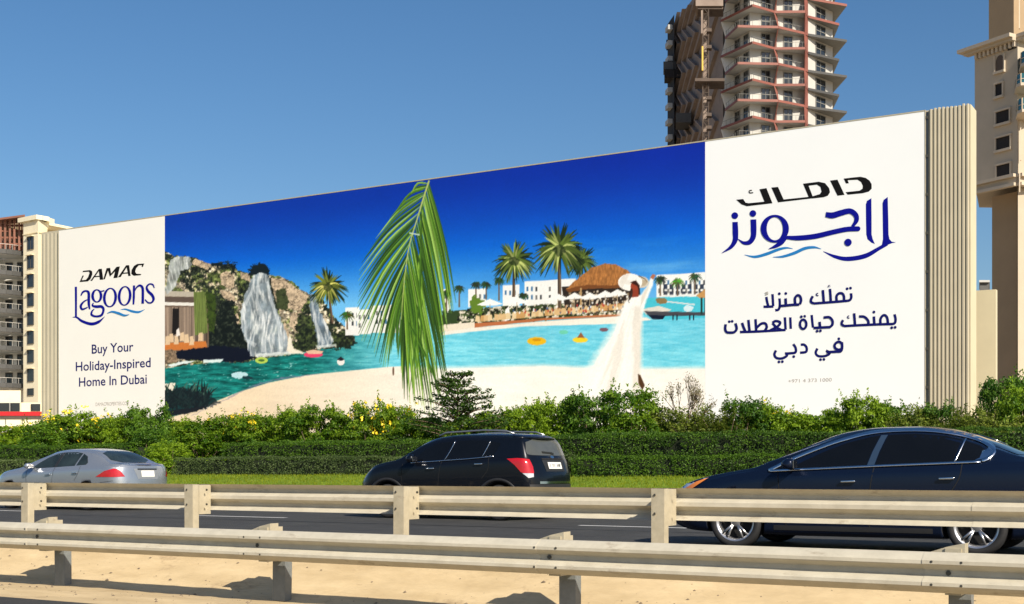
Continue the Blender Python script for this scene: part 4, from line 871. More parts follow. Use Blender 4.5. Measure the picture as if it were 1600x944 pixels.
SH = [(8, 34.6, 664, 44, 'flower', 'yellow-flecked shrub at the left edge of the photo behind the silver saloon bonnet'),
 (52, 35.2, 663, 42, 'leafy', 'low leafy shrub under the left end of the billboard panel'),
 (84, 34.4, 655, 40, 'dark', 'dark green shrub just below the ribbed left end of the billboard'),
 (121, 34.8, 641, 36, 'flower', 'yellow-flowered shrub below the first letter of the word Home on the billboard'),
 (163, 35.2, 650, 36, 'flower', 'yellow-flowered shrub under the small grey web address'),
 (200, 34.6, 646, 34, 'leafy', 'leafy shrub above the silver saloon rear window, below the word Dubai'),
 (234, 34.0, 631, 34, 'dark', 'dark bushy shrub with long upright sprigs where white panel meets the picture'),
 (238, 32.0, 668, 34, 'dark', 'dark rounded shrub filling the gap between two hedges right of the silver saloon'),
 (262, 31.2, 690, 28, 'leafy', 'lowest shrub beside the silver saloon boot, at the left end of the low grey hedge'),
 (276, 35.0, 656, 34, 'leafy', 'mid green shrub below the dark plant printed on the billboard'),
 (318, 34.6, 652, 36, 'leafy', 'spreading green shrub below the left part of the printed sand'),
 (355, 35.2, 647, 34, 'flower', 'shrub with scattered yellow flowers left of the yellow cluster on the billboard sand'),
 (394, 34.6, 645, 34, 'flower', 'yellow-flowered shrub above the left end of the bright clipped hedge'),
 (434, 34.8, 648, 34, 'leafy', 'lower leafy shrub between yellow-flowered shrubs under the waterfall picture'),
 (466, 34.3, 640, 34, 'leafy', 'shrub with erect leafy shoots under the second waterfall'),
 (500, 34.0, 629, 36, 'leafy', 'tall fresh green shrub under the printed palm by the waterfall'),
 (545, 34.8, 648, 34, 'leafy', 'light green shrub left of the big yellow-flowered pair'),
 (583, 34.2, 627, 32, 'flower', 'shrub covered in bright yellow flowers left of the frond tip'),
 (618, 34.7, 634, 34, 'flower', 'second shrub with many yellow flowers, directly left of the frond tip'),
 (660, 34.2, 650, 36, 'leafy', 'shrub just beneath the tip of the palm frond'),
 (742, 33.8, 642, 40, 'leafy', 'leafy shrub at the foot of the layered conifer-like tree'),
 (782, 34.3, 640, 38, 'leafy', 'green shrub right of the layered tree, above the black hatchback roof'),
 (824, 34.8, 630, 36, 'leafy', 'loose light green shrub above the hatchback rear spoiler'),
 (858, 34.0, 622, 34, 'leafy', 'fresh green shrub under the printed yellow ring'),
 (893, 34.9, 640, 34, 'dark', 'small dark shrub left of the dense rounded pair'),
 (930, 33.9, 608, 42, 'dark', 'dense dark rounded shrub left of the printed figure in white'),
 (984, 33.7, 606, 42, 'leafy', 'tall rounded bright green shrub under the feet of the printed figure'),
 (1032, 34.4, 612, 40, 'feather', 'feathery olive shrub left of the dry twiggy one'),
 (1088, 34.2, 612, 44, 'feather', 'feathery yellow-green shrub at the foot of the dry twiggy one'),
 (1128, 33.8, 618, 40, 'feather', 'feathery shrub below the edge between picture and right white panel'),
 (1165, 34.3, 622, 36, 'dark', 'dark shrub with upright shoots beneath the left of the Arabic text'),
 (1200, 34.8, 630, 34, 'flower', 'shrub with yellow flowers under the left part of the right white panel'),
 (1236, 34.3, 642, 36, 'leafy', 'low leafy shrub under the small grey phone number'),
 (1276, 34.7, 644, 36, 'leafy', 'leafy shrub right of the small grey phone number, above the saloon windscreen'),
 (1318, 34.2, 634, 34, 'leafy', 'shrub above the front door of the dark saloon'),
 (1352, 33.9, 618, 32, 'leafy', 'pointed leafy shrub above the dark saloon roof'),
 (1394, 34.4, 630, 38, 'dark', 'dark shrub left of the right edge of the poster'),
 (1432, 34.0, 610, 38, 'feather', 'feathery shrub at the right edge of the poster'),
 (1474, 34.5, 628, 38, 'dark', 'dark leafy shrub under the ribbed right end of the billboard'),
 (1512, 33.8, 618, 44, 'feather', 'large feathery shrub below the cream end of the billboard'),
 (1552, 33.6, 620, 42, 'feather', 'drooping feathery shrub right of the billboard end'),
 (1574, 35.0, 586, 36, 'dark', 'dark tall leafy bush under the right-hand building'),
 (1612, 34.0, 596, 40, 'leafy', 'leafy bush at the right edge of the photo')]
for a in SH: shrub(*a)
shrub(718, 33.6, 583, 78, 'tier', 'layered dark green young tree with flat spreading branches beside the palm frond tip', 'young tree', grp=None) if False else None
def single(px, v, top, half, kind, name, label, cat):
    n0 = len(bpy.data.objects); shrub(px, v, top, half, kind, label, cat); o = [o for o in COL.objects if o.get('label') == label][0]; o.name = name
    if 'group' in o: del o['group']
single(716, 33.4, 584, 62, 'tier', 'young_tree', 'layered young tree with flat spreading green branches beside the palm frond tip', 'tree')
single(1068, 34.0, 548, 40, 'dry', 'dry_bush', 'brown dry twiggy bush standing above the shrubs left of the right white panel', 'bush')
# low back row that closes the gaps between the shrubs and hides the foot of the billboard
n = 100000; x = rng.uniform(Xat(-80, 36.5), Xat(1700, 36.5), n); y = rng.uniform(35.4, 37.2, n)
zt = 1.85+.75*fbm(x*.45, y*0+3, 3, 77)+.25*fbm(x*2.2, y, 3, 78); z = .7+(zt-.7)*rng.uniform(0, 1, n)**.6
V, F, T = leaves(np.stack([x, y, z], 1), np.tile([0, -.7, .5], (n, 1)), rng.uniform(.06, .11, n), np.clip(rng.normal(.3, .25, n), 0, 1), .5)
quads_np('undergrowth', V, F, T, M_leaf, kind='stuff')
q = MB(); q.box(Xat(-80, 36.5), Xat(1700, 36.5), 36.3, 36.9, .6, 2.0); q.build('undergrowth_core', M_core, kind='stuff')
# ================================================================ BUILDINGS
def ext(a, b, t): return (a[0]+(b[0]-a[0])*t, a[1]+(b[1]-a[1])*t)
def face_box(mb, a, b, u0, u1, z0, z1, out0, out1):
    """box on the wall plane a->b (plan points), u in metres from a, out = metres in front (towards the camera side)"""
    ax, ay = a; bx_, by = b; L = math.hypot(bx_-ax, by-ay); tx, ty = (bx_-ax)/L, (by-ay)/L; nx_, ny = ty, -tx
    P_ = lambda u, o: (ax+tx*u+nx_*o, ay+ty*u+ny*o)
    pl = [P_(u0, out0), P_(u1, out0), P_(u1, out1), P_(u0, out1)]
    mb.prism(pl, z0, z1)
def u_at(a, b, px):
    """distance along a->b where the view ray of column px meets the wall"""
    d = Vector(P2(px, 1.)); ax, ay = a; ex, ey = b[0]-a[0], b[1]-a[1]; L = math.hypot(ex, ey)
    den = d.x*ey-d.y*ex; t = (d.x*ay-d.y*ax)/(-den) if den else 0
    # solve a + e*t = d*k
    t = (ay*d.x-ax*d.y)/(ex*d.y-ey*d.x); return t*L
def depth_at(a, b, px):
    u = u_at(a, b, px); L = math.hypot(b[0]-a[0], b[1]-a[1]); x = a[0]+(b[0]-a[0])*u/L; y = a[1]+(b[1]-a[1])*u/L
    return -CA*x+SA*y
def window(parent, a, b, px0, px1, z0, z1, glass, sill=True, mull=1, trans=0, frame=None, fw=.12, arch=False):
    u0, u1 = u_at(a, b, px0), u_at(a, b, px1)
    q = MB(); face_box(q, a, b, u0, u0+fw, z0, z1, .01, .16); face_box(q, a, b, u1-fw, u1, z0, z1, .01, .16)
    face_box(q, a, b, u0+fw, u1-fw, z1-fw, z1, .01, .16); face_box(q, a, b, u0+fw, u1-fw, z0, z0+fw, .01, .16)
    for k_ in range(mull):
        um = u0+(u1-u0)*(k_+1)/(mull+1); face_box(q, a, b, um-fw*.4, um+fw*.4, z0+fw, z1-fw, .01, .12)
    if trans: zt = z1-(z1-z0)*trans; face_box(q, a, b, u0+fw, u1-fw, zt-fw*.6, zt+fw*.6, .01, .13)
    if sill: face_box(q, a, b, u0-.12, u1+.12, z0-.16, z0-.002, .01, .30)
    w_ = q.build('window', frame or M_frame, parent)
    q = MB(); face_box(q, a, b, u0+fw*.5, u1-fw*.5, z0+fw*.5, z1-fw*.5, .015, .06); q.build('pane', glass, w_)
    return w_
# ---- unfinished tower with zigzag balconies
tw = empty('apartment_tower', (*P2(1190, 245), 0), 'unfinished high-rise with zigzag balconies edged in orange-red, scaffold and brown side, above the billboard', 'tower')
W0, W1, W2, W3, W4, W5 = P2(1124, 243.5), P2(1172, 233.2), P2(1262, 236.6), P2(1301, 242.5), P2(1301, 268), P2(1120, 290)
q = MB(); q.prism([W0, W1, W2, W3, W4, W5], 0, 97); q.build('wall', M_wallt, tw)
for k_ in range(29):
    zE = 81.0+3.337*(k_-24) ; even = (k_ % 2 == 0)
    if zE > 98: break
    if even: pl = [P2(1133, 237.9), P2(1153, 231.5), P2(1216, 232), P2(1257, 235.3), P2(1262, 236.0)]; pr_ = [P2(1262.3, 236.03), P2(1323, 239.5), P2(1300, 250)]
    else: pl = [P2(1126, 238.4), P2(1176, 230.3), P2(1210, 233.6), P2(1258, 233.5), P2(1262, 236.0)]; pr_ = [P2(1262.3, 236.03), P2(1311, 240.2), P2(1300, 250)]
    q = MB(); q.prism(pl+[P2(1262, 245), P2(1172, 245), P2(1128, 256)], zE-.30, zE); q.build('balcony_slab', M_grey, tw)
    q = MB(); q.prism(pr_+[P2(1262.3, 250)], zE-.28, zE); q.build('balcony_slab', M_soff, tw)  # right-hand slabs: shade on that side is put into the darker grey
    # coloured edge band
    q = MB()
    for i in range(len(pl)-1):
        a, b = pl[i], pl[i+1]; L = math.hypot(b[0]-a[0], b[1]-a[1])
        face_box(q, a, b, 0.02, L-.02, zE-.34, zE+.10, .003, .08)
    q.build('edge_band', M_orange if zE > 40 else M_orange, tw)
    q = MB(); a, b = pr_[0], pr_[1]; face_box(q, a, b, 0.05, math.hypot(b[0]-a[0], b[1]-a[1]), zE-.34, zE+.10, .003, .08); q.build('edge_band', M_orange if zE > 84 else M_greyb, tw)  # right edge: dark grey carries the shade below the top floors
    # balustrade posts and rail
    if zE > 52:
        q = MB()
        for i in range(len(pl)-2):
            a, b = pl[i], pl[i+1]; L = math.hypot(b[0]-a[0], b[1]-a[1])
            face_box(q, a, b, .2, L-.1, zE+1.02, zE+1.07, -.12, -.07)
            for u_ in np.arange(.3, L, 1.2): face_box(q, a, b, u_, u_+.045, zE+.142, zE+1.018, -.115, -.075)
        q.build('balcony_rail', M_soff, tw)
# slanting fins that join the corners of one slab to those of the next
zE0 = 81.0-3.337*24
def zig(pxa, da, pxb, db, wa, m, name='fin', z0k=0, z1k=28, th=.28, bk=None):
    """vertical zigzag plate: outer edge alternates between (pxa,da) on even floors and (pxb,db) on odd floors, inner edge at plan point wa"""
    a = P2(pxa, da); b = P2(pxb, db)
    for k_ in range(z0k, z1k):
        z = zE0+3.337*k_; lo, hi = (a, b) if k_ % 2 == 0 else (b, a)
        if z < 40: continue
        q = MB(); o = Vector((*lo, z+.02)); p = Vector((*hi, z+3.337-.32)); i0 = Vector((*wa, z+.02)); i1 = Vector((*wa, z+3.337-.32))
        tdir = Vector((o.y-i0.y, -(o.x-i0.x), 0)).normalized()*th/2
        v = [o-tdir, o+tdir, p+tdir, p-tdir, i0-tdir, i0+tdir, i1+tdir, i1-tdir]
        q.mesh(v, [(0, 1, 2, 3), (4, 7, 6, 5), (0, 3, 7, 4), (1, 5, 6, 2), (3, 2, 6, 7), (0, 4, 5, 1)]); q.build(name, m, tw)
zig(1216, 231.95, 1210, 233.55, P2(1214, 235.2), M_orange, th=.16); zig(1257, 235.2, 1258, 233.4, P2(1262, 236.6), M_orange, th=.14)
zig(1134, 237.7, 1127, 238.2, P2(1150, 238.5), M_wallw, th=.35)
# windows of the tower
for k_ in range(17, 30):
    z = zE0+3.337*k_
    if z > 97: break
    for a, b, p0, p1 in ((W0, W1, 1149, 1156.5), (W0, W1, 1162.5, 1170), (W1, W2, 1189, 1203), (W1, W2, 1224, 1238), (W2, W3, 1274, 1289)):
        window(tw, a, b, p0, p1, z+.1, z+2.7, M_glass, False, 1, .42, frame=M_soff, fw=.1)
# brown raw side with chevron fins
B0, B1 = P2(1130, 240.5), P2(1050, 279)
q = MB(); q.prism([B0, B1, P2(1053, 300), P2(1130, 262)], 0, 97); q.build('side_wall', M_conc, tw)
for i, (px, amp, o) in enumerate(((1055, 8, .8), (1062, 9, .8), (1070, 10, .8), (1079, 12, .8), (1090, 13, .8), (1108, 14, .7))):
    u0 = u_at(B1, B0, px); ax, ay = B1; L = math.hypot(B0[0]-ax, B0[1]-ay); tx, ty = (B0[0]-ax)/L, (B0[1]-ay)/L; nx_, ny = ty, -tx
    amp_m = u_at(B1, B0, px+amp)-u0
    for k_ in range(15, 29):
        z = zE0+3.337*k_-i*.8; ua, ub = (u0, u0+amp_m) if k_ % 2 == 0 else (u0+amp_m, u0)
        q = MB(); v = []
        for (uu, zz) in ((ua, z), (ub, z+3.337)):
            for du, oo in ((0, .02), (.42, .02), (.42, o), (0, o)): v.append((ax+tx*(uu+du)+nx_*oo, ay+ty*(uu+du)+ny*oo, zz))
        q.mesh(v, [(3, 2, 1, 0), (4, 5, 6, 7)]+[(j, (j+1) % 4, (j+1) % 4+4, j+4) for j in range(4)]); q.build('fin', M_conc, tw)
        # sloping shelf that runs from the fin to the right
        if k_ % 2 == 0:
            w_ = 3.0; q = MB(); v = []
            for (uu, zz, oo) in ((ua+.4, z, o*.8), (ua+w_, z+2.3, .5)):
                for dz, o2 in ((0, .02), (.28, .02), (.28, oo), (0, oo)): v.append((ax+tx*uu+nx_*o2, ay+ty*uu+ny*o2, zz+dz))
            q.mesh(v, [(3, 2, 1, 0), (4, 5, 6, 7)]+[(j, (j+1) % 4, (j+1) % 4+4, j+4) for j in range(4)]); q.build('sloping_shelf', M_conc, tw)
# netted strip at the far left with small white balconies
N0, N1 = P2(1043, 277), P2(1053.5, 271)
q = MB(); q.prism([N0, N1, P2(1054, 292), P2(1044, 296)], 0, 97); q.build('netted_stair', M_dark, tw)
for k_ in range(17, 29):
    z = zE0+3.337*k_; q = MB(); face_box(q, N0, N1, u_at(N0, N1, 1046.5), u_at(N0, N1, 1051), z, z+1.0, .01, 1.0); q.build('balcony', M_grey, tw)
def pbox(px0, px1, y0, y1, d, dep, name, m, par):
    q = MB(); q.prism([P2(px0, d), P2(px1, d), P2(px1, d+dep), P2(px0, d+dep)], zof(y1, d), zof(y0, d)); return q.build(name, m, par)
pbox(1036.5, 1056, 96, 108, 272, 4, 'loading_platform', M_greyb, tw); pbox(1038, 1071, 108.5, 121, 271.5, 4.2, 'loading_platform', M_dark, tw)
pbox(1056, 1080, 176, 191, 260, 6, 'loading_platform', M_greyb, tw); pbox(1041, 1046, 62, 74, 280, 2, 'loading_platform', M_dark, tw)
# hoist mast with landings
ms = MB(); z0, z1 = 0, 97
for px in (1098, 1107):
    for d in (233.5, 234.9): p = P2(px, d); ms.bar((*p, z0), (*p, z1), .16)
for j, z in enumerate(np.arange(50, 97, 1.3)):
    a = P2(1098, 233.5); b = P2(1107, 233.5); c = P2(1107, 234.9); e = P2(1098, 234.9)
    ms.bar((*a, z), (*b, z), .09); ms.bar((*b, z), (*c, z), .09); ms.bar((*(a if j % 2 else b), z), (*(b if j % 2 else a), z+1.3), .08); ms.bar((*e, z), (*a, z), .09)
ms.build('hoist_mast', M_concd, tw)
q = MB(); q.prism([P2(1098.5, 235.2), P2(1106.5, 235.2), P2(1106.5, 236), P2(1098.5, 236)], 0, 97); q.build('mast_sheeting', M_conc, tw)
pbox(1096.5, 1099, 72, 110, 233, .5, 'hoist_guide', M_yellow, tw); pbox(1095.5, 1098, 16, 52, 233, .5, 'hoist_guide', M_conc, tw)
pbox(1087, 1130, -14, 9, 233, 5, 'hoist_cage', M_conc, tw); pbox(1090, 1130, 9.3, 14, 233.4, 4, 'landing', M_concd, tw); pbox(1086, 1132, 122, 126.5, 232.5, 5, 'landing', M_concd, tw)
for y in (44, 70, 150, 176, 196):
    pbox(1104, 1112, y, y+5, 233, 1.5, 'tie_bracket', M_concd, tw)

# ---- beige hotel block at the right edge
hb = empty('building', (*P2(1580, 160), 0), 'tall beige building with cornice, arched opening and teal bay windows at the right edge', 'building')
A0, A1, A2 = P2(1523, 160), P2(1590, 154.6), P2(1660, 158.5)
zc = zof(72, 158); zl = zof(297, 159)
q = MB(); q.prism([A0, A1, A2, P2(1660, 175), P2(1530, 174)], zl+.9, zc); q.build('wall', M_beige, hb)
C0, C1, C2 = P2(1545, 160.2), P2(1584, 157), P2(1660, 161.5)
q = MB(); q.prism([C0, C1, C2, P2(1660, 172), P2(1550, 172)], zc+.01, zc+26); q.build('upper_wall', M_brownr, hb)
D0, D1, D2 = P2(1550, 162), P2(1589, 158.6), P2(1660, 161.5)
q = MB(); q.prism([D0, D1, D2, P2(1660, 172), P2(1556, 173)], 0, zl-.25); q.build('lower_wall', M_brownr, hb)
q = MB(); q.prism([P2(1590.5, 155.6), P2(1660, 157.5), P2(1660, 161.4), P2(1590.5, 158.4)], 0, zl-.25); q.build('pier', M_beige, hb)
LA = math.hypot(A1[0]-A0[0], A1[1]-A0[1]); LB = math.hypot(A2[0]-A1[0], A2[1]-A1[1])
def band(name, z0, z1, o, m, ex=.0):
    q = MB(); face_box(q, A0, A1, -o-ex, LA, z0, z1, .003, o); face_box(q, A1, A2, -o*.2, LB, z0, z1, .003, o)
    q.build(name, m, hb)
band('cornice', zc-.15, zc+.28, 1.5, M_beige2); band('cornice_moulding', zc-.50, zc-.155, .95, M_beige); 
band('ledge', zl+.62, zl+1.0, .8, M_beige2); band('ledge', zl-.45, zl-.08, .7, M_beige2); band('ledge_band', zl-.07, zl+.61, .3, M_beige)
for u_ in np.arange(.3, LA-.4, .62):
    q = MB(); face_box(q, A0, A1, u_, u_+.3, zc-1.15, zc-.505, .003, .45); q.build('corbel', M_beige2, hb)
def dA(px): return depth_at(A0, A1, px)
def hole(px0, px1, y0, y1, arch=False):
    d = dA((px0+px1)/2); z0, z1 = zof(y1, d), zof(y0, d); u0, u1 = u_at(A0, A1, px0), u_at(A0, A1, px1)
    q = MB(); face_box(q, A0, A1, u0-.18, u0, z0, z1, .004, .22); face_box(q, A0, A1, u1, u1+.18, z0, z1, .004, .22)
    face_box(q, A0, A1, u0-.2, u1+.2, z0-.3, z0-.004, .004, .35)
    if not arch: face_box(q, A0, A1, u0-.2, u1+.2, z1+.004, z1+.22, .004, .26)
    w_ = q.build('window', M_beige2, hb)
    q = MB(); face_box(q, A0, A1, u0+.005, u1-.005, z0, z1-(.9 if arch else 0), .004, .05)
    if arch:
        n = 10; ax, ay = A0; tx, ty = (A1[0]-ax)/LA, (A1[1]-ay)/LA; nx_, ny = ty, -tx; um = (u0+u1)/2; r = (u1-u0)/2
        pts = [(ax+tx*(um+r*math.cos(t))+nx_*.05, ay+ty*(um+r*math.cos(t))+ny*.05, z1-.9+.9*math.sin(t)) for t in np.linspace(0, math.pi, n)]
        q.poly(pts)
    q.build('pane', M_dark if not arch else M_concd, w_)
hole(1556, 1569, 86, 111, True); hole(1556, 1567, 131, 150); hole(1557, 1578, 173, 192); hole(1557, 1579, 214, 233); hole(1558, 1579, 257, 277)
q = MB(); face_box(q, A0, A1, u_at(A0, A1, 1575), u_at(A0, A1, 1588), zof(76, 155), zof(64, 155), .004, .08); q.build('vent_opening', M_dark, hb)
for y0, y1, px0 in ((84, 104, 1593), (120, 136, 1586), (158, 177, 1588)):
    d = 153.2; z0, z1 = zof(y1, d), zof(y0, d); q = MB()
    pl = [P2(px0, 155.0), P2(px0+2.5, d-.6), P2(px0+9, d-1.4), P2(px0+22, d-1.6), P2(px0+30, 156.6)]
    q.prism(pl, z0, z1); w_ = q.build('bay_window', M_teal, hb)
    q = MB(); 
    for i in range(len(pl)-1):
        a, b = pl[i], pl[i+1]; L = math.hypot(b[0]-a[0], b[1]-a[1]); 
        for f_ in np.linspace(0.01, .93, 3 if i in (2,) else 2): face_box(q, a, b, f_*L, f_*L+.07, z0, z1, .003, .06)
        for zz in (z0+(z1-z0)*.45, ): face_box(q, a, b, 0, L, zz, zz+.07, .003, .05)
    q.build('mullion', M_beige2, w_)
    q = MB(); q.prism([P2(px0-1, 155.0), P2(px0+1.5, d-1), P2(px0+9, d-1.9), P2(px0+23, d-2), P2(px0+31, 156.6)], z0-.35, z0-.01); q.build('sill', M_beige2, w_)
for px, y0, y1 in ((1592, -10, 44), (1594, 190, 250), (1592.5, 215, 300)):
    pbox(px, px+1.6, y0, y1, 154.0, .4, 'pilaster_strip', M_beige2, hb)
for y in (205, 262): pbox(1597.5, 1604, y-14, y+8, 155.2, .3, 'side_window', M_glass, hb)

# ---- cream apartment block at the left edge
cb = empty('building', (*P2(40, 218), 0), 'cream apartment block with dark-edged curved balconies and terracotta lattice top at the left edge', 'building')
E0, E1, E2 = P2(36.5, 217), P2(59.5, 214.5), P2(88, 219.5)
zt_ = zof(343, 215.5)
q = MB(); q.prism([E0, E1, E2, P2(90, 240), P2(38, 240)], 0, zt_); q.build('wall', M_cream2, cb)
LE = math.hypot(E1[0]-E0[0], E1[1]-E0[1]); LF = math.hypot(E2[0]-E1[0], E2[1]-E1[1])
q = MB(); face_box(q, E0, E1, -.9, LE+.2, zt_-.2, zt_+.55, -2, .5); face_box(q, E1, E2, .45, LF*.75, zt_-.2, zt_+.55, -2, .5); q.build('parapet', M_cream2, cb)
q = MB(); face_box(q, E0, E1, -.02, LE, zof(366, 216), zof(364.5, 216), .003, .12); face_box(q, E1, E2, .1, LF, zof(366, 216), zof(364.5, 216), .003, .12); q.build('string_course', M_cream, cb)
for k_ in range(9):
    y0 = 370.3+29.45*k_; d = 216; hgt = 20 if k_ < 8 else 11
    if k_ == 8: y0 = 607
    window(cb, E0, E1, 43.5, 53.2, zof(y0+hgt, d), zof(y0, d), M_glass, False, 1 if k_ < 2 else 0, 0, M_greyb, .08)
    if k_ < 8: q = MB(); face_box(q, E0, E1, u_at(E0, E1, 42.6), u_at(E0, E1, 53.4), zof(y0, d)+.01, zof(y0, d)+.14, .003, .5); q.build('shade_board', M_cream, cb)
    if k_ < 6: pbox(62, 65, y0+21, y0+25.5, 216.5, .8, 'air_conditioner', M_greyb, cb)
window(cb, E0, E1, 46, 62, zof(641, 216), zof(630, 216), M_glass, False, 2, 0, M_greyb, .08) if False else None
G0, G1 = P2(-40, 224), P2(37, 222)
q = MB(); q.prism([G0, G1, P2(37, 240), P2(-40, 240)], 0, zof(392, 222)); q.build('balcony_wall', M_wallw, cb)
ys = [391, 424, 454, 483.5, 513, 541.5, 570.5, 599.5]
for y in ys:
    d = 218; z = zof(y, d); n = 9
    arc = [P2(-40+78.5*i/(n-1), 220-3.4*math.sin(math.pi*min(1, .35+.65*i/(n-1)))) for i in range(n)]
    q = MB(); q.prism(arc+[P2(38.5, 222), P2(-40, 222.5)], z-.75, z-.45); q.build('balcony_slab', M_grey, cb)
    q = MB()
    for i in range(n-1):
        a, b = arc[i], arc[i+1]; face_box(q, a, b, 0, math.hypot(b[0]-a[0], b[1]-a[1]), z-.62, z+.12, .003, .2)
    q.build('balcony_edge', M_greyb, cb)
    q = MB()
    for i in range(n-1):
        a, b = arc[i], arc[i+1]; L = math.hypot(b[0]-a[0], b[1]-a[1]); face_box(q, a, b, 0, L, z+1.0, z+1.06, -.05, 0); face_box(q, a, b, .02, .07, z+.121, z+1.0, -.05, 0)
    q.build('balcony_rail', M_frame, cb)
    for p0, p1 in ((9, 20), (27.5, 35.5)): window(cb, G0, G1, p0, p1, z-.4+3.2*0+.3, z+2.2, M_glass, False, 1, .35, M_greyb, .09)
    if y < 590:
        q = MB(); face_box(q, G0, G1, u_at(G0, G1, 4.5), u_at(G0, G1, 5.8), z-.45, z+2.9-.2, .003, 1.6); q.build('balcony_divider', M_wallw, cb)
# lattice crown: two layers of bars and a tiled rim
d = 219
for px in (1, 8, 15.5, 22.5, 30, 36.5): pbox(px-1.6, px+1.6, 343+(-.12*px), 391, d, .5, 'lattice_post', M_lattice, cb)
for y in (352, 360.5, 371, 381): pbox(-6, 38.5, y-1.4, y+1.4, d+.55, .4, 'lattice_rail', M_lattice, cb)
for px in (4.5, 12, 19, 26.5, 33.5): pbox(px-.8, px+.8, 345, 391, d+1.6, .4, 'lattice_post', M_lattice, cb)
q = MB(); q.mesh([(*P2(-6, 218), zof(344, 218)), (*P2(39, 216.5), zof(338, 216.5)), (*P2(39, 224), zof(338, 216.5)+.4), (*P2(-6, 226), zof(344, 218)+.6),
    (*P2(-6, 218), zof(341, 218)), (*P2(39, 216.5), zof(335, 216.5)), (*P2(39, 224), zof(335, 216.5)+.5), (*P2(-6, 226), zof(341, 218)+.7)],
    [(0, 3, 2, 1), (4, 5, 6, 7), (0, 1, 5, 4), (1, 2, 6, 5), (2, 3, 7, 6), (3, 0, 4, 7)]); q.build('crown_roof', M_lattice, cb)
pbox(-6, 38, 346, 391, 226, .4, 'crown_wall', M_brownr, cb)
pbox(28.5, 37, 370, 383, 219.6, .3, 'crown_screen', M_dark, cb)
# roof terrace canopy on the right
q = MB()
for (p0, y0, p1, y1, d0, d1) in ((77, 347.5, 128.5, 358.5, 213, 216),):
    z0_, z1_ = zof(y0, d0), zof(y1, d1)
    q.mesh([(*P2(p0, d0), z0_-.45), (*P2(p1, d1), z1_-.35), (*P2(p1-10, d1+16), z1_-.35), (*P2(p0-8, d0+16), z0_-.45), (*P2(p0, d0), z0_), (*P2(p1, d1), z1_), (*P2(p1-10, d1+16), z1_), (*P2(p0-8, d0+16), z0_)],
       [(0, 3, 2, 1), (4, 5, 6, 7), (0, 1, 5, 4), (1, 2, 6, 5), (2, 3, 7, 6), (3, 0, 4, 7)])
q.build('terrace_canopy', M_cream, cb)
pbox(74, 118, 361, 380, 222, 6, 'roof_room', M_brownr, cb)
# ---- low shop with the red fascia in front of it
sh_ = empty('shop', (*P2(20, 112), 0), 'low cream shop with red fascia band below the apartment block', 'shop')
pbox(-60, 32.5, 610, 666, 150, 10, 'wall', M_cream2, sh_); pbox(33, 72, 629, 666, 152, 8, 'wing', M_cream2, sh_)
pbox(-20, 31, 629.5, 642.5, 149.8, .15, 'window', M_glass, sh_); pbox(48, 63, 631, 642, 151.8, .15, 'window', M_glass, sh_)
for px in (14.5, 15.5): pbox(px, px+.5, 629.5, 642.5, 149.6, .15, 'window_frame', M_frame, sh_)
pbox(-60, 66, 643, 649.5, 118, 6, 'fascia', M_red, sh_); pbox(-60, 66, 649.8, 652.5, 118.4, 5, 'soffit_band', M_grey, sh_)
for px in (-20, 8, 34, 60): pbox(px, px+1.5, 652.8, 700, 119, .4, 'column', M_grey, sh_)
# ---- cream perimeter wall and hut behind the right end of the billboard
q = MB(); x0 = Xat(1512, 47.5); q.box(x0, Xat(1556, 47.5), 47.5, 47.8, .7, zof(453, at(1540, 47.5)[1]))
tag(q.build('wall', M_hoard2, None), 'plain cream wall between the billboard end and the right-hand building', 'wall')
hz = empty('rooftop_hut', (*P2(1538, 140), 0), 'small grey rooftop hut seen over the cream wall on the right', 'hut')
pbox(1531, 1545, 441, 470, 140, 5, 'wall', M_greyb, hz); pbox(1530, 1546.5, 437.5, 440.7, 139.6, 6, 'roof', M_grey, hz)
pbox(1531, 1546, 471, 700, 139.8, 6, 'base', M_brownr, hz)
# ================================================================ CARS
M_rub = mat('tyre_rubber', (.015, .015, .016), .75, var=.1, bump=.1)
M_rim = mat('alloy_rim', (.55, .55, .56), .28, .85, var=.05)
M_well = mat('wheel_well', (.008, .008, .008), .9)
M_plast = mat('black_plastic', (.018, .018, .019), .5, var=.1)
M_chrome = mat('chrome_trim', (.75, .76, .78), .15, 1.0, var=.02)
M_tail = mat('red_tail_lens', (.42, .008, .012), .15, coat=.6, var=.15, scale=14)
M_amber = mat('amber_lens', (.85, .25, .03), .2, coat=.6)
M_lens = mat('clear_lens', (.55, .56, .58), .12, .3, coat=1., var=.2, scale=12)
M_plate = mat('number_plate', (.78, .77, .72), .5, var=.02)
M_int = mat('tinted_glass', (.004, .005, .007), .05, spec=.28, var=.1)
def paint(name, col, metal, rough=.3, spec=.22, coat=.35):
    return mat(name, col, rough, metal, var=.03, scale=1., coat=coat, spec=spec)
def pchip(xs, ys, x):
    xs = np.array(xs, float); ys = np.array(ys, float); h = np.diff(xs); dl = np.diff(ys)/h; m = np.zeros(len(xs)); m[0] = dl[0]; m[-1] = dl[-1]
    for i in range(1, len(xs)-1):
        if dl[i-1]*dl[i] > 0: w1 = 2*h[i]+h[i-1]; w2 = h[i]+2*h[i-1]; m[i] = (w1+w2)/(w1/dl[i-1]+w2/dl[i])
    k_ = np.clip(np.searchsorted(xs, x)-1, 0, len(h)-1); t = np.clip((x-xs[k_])/h[k_], 0, 1)
    return (1+2*t)*(1-t)**2*ys[k_]+t*(1-t)**2*h[k_]*m[k_]+t*t*(3-2*t)*ys[k_+1]+t*t*(t-1)*h[k_]*m[k_+1]
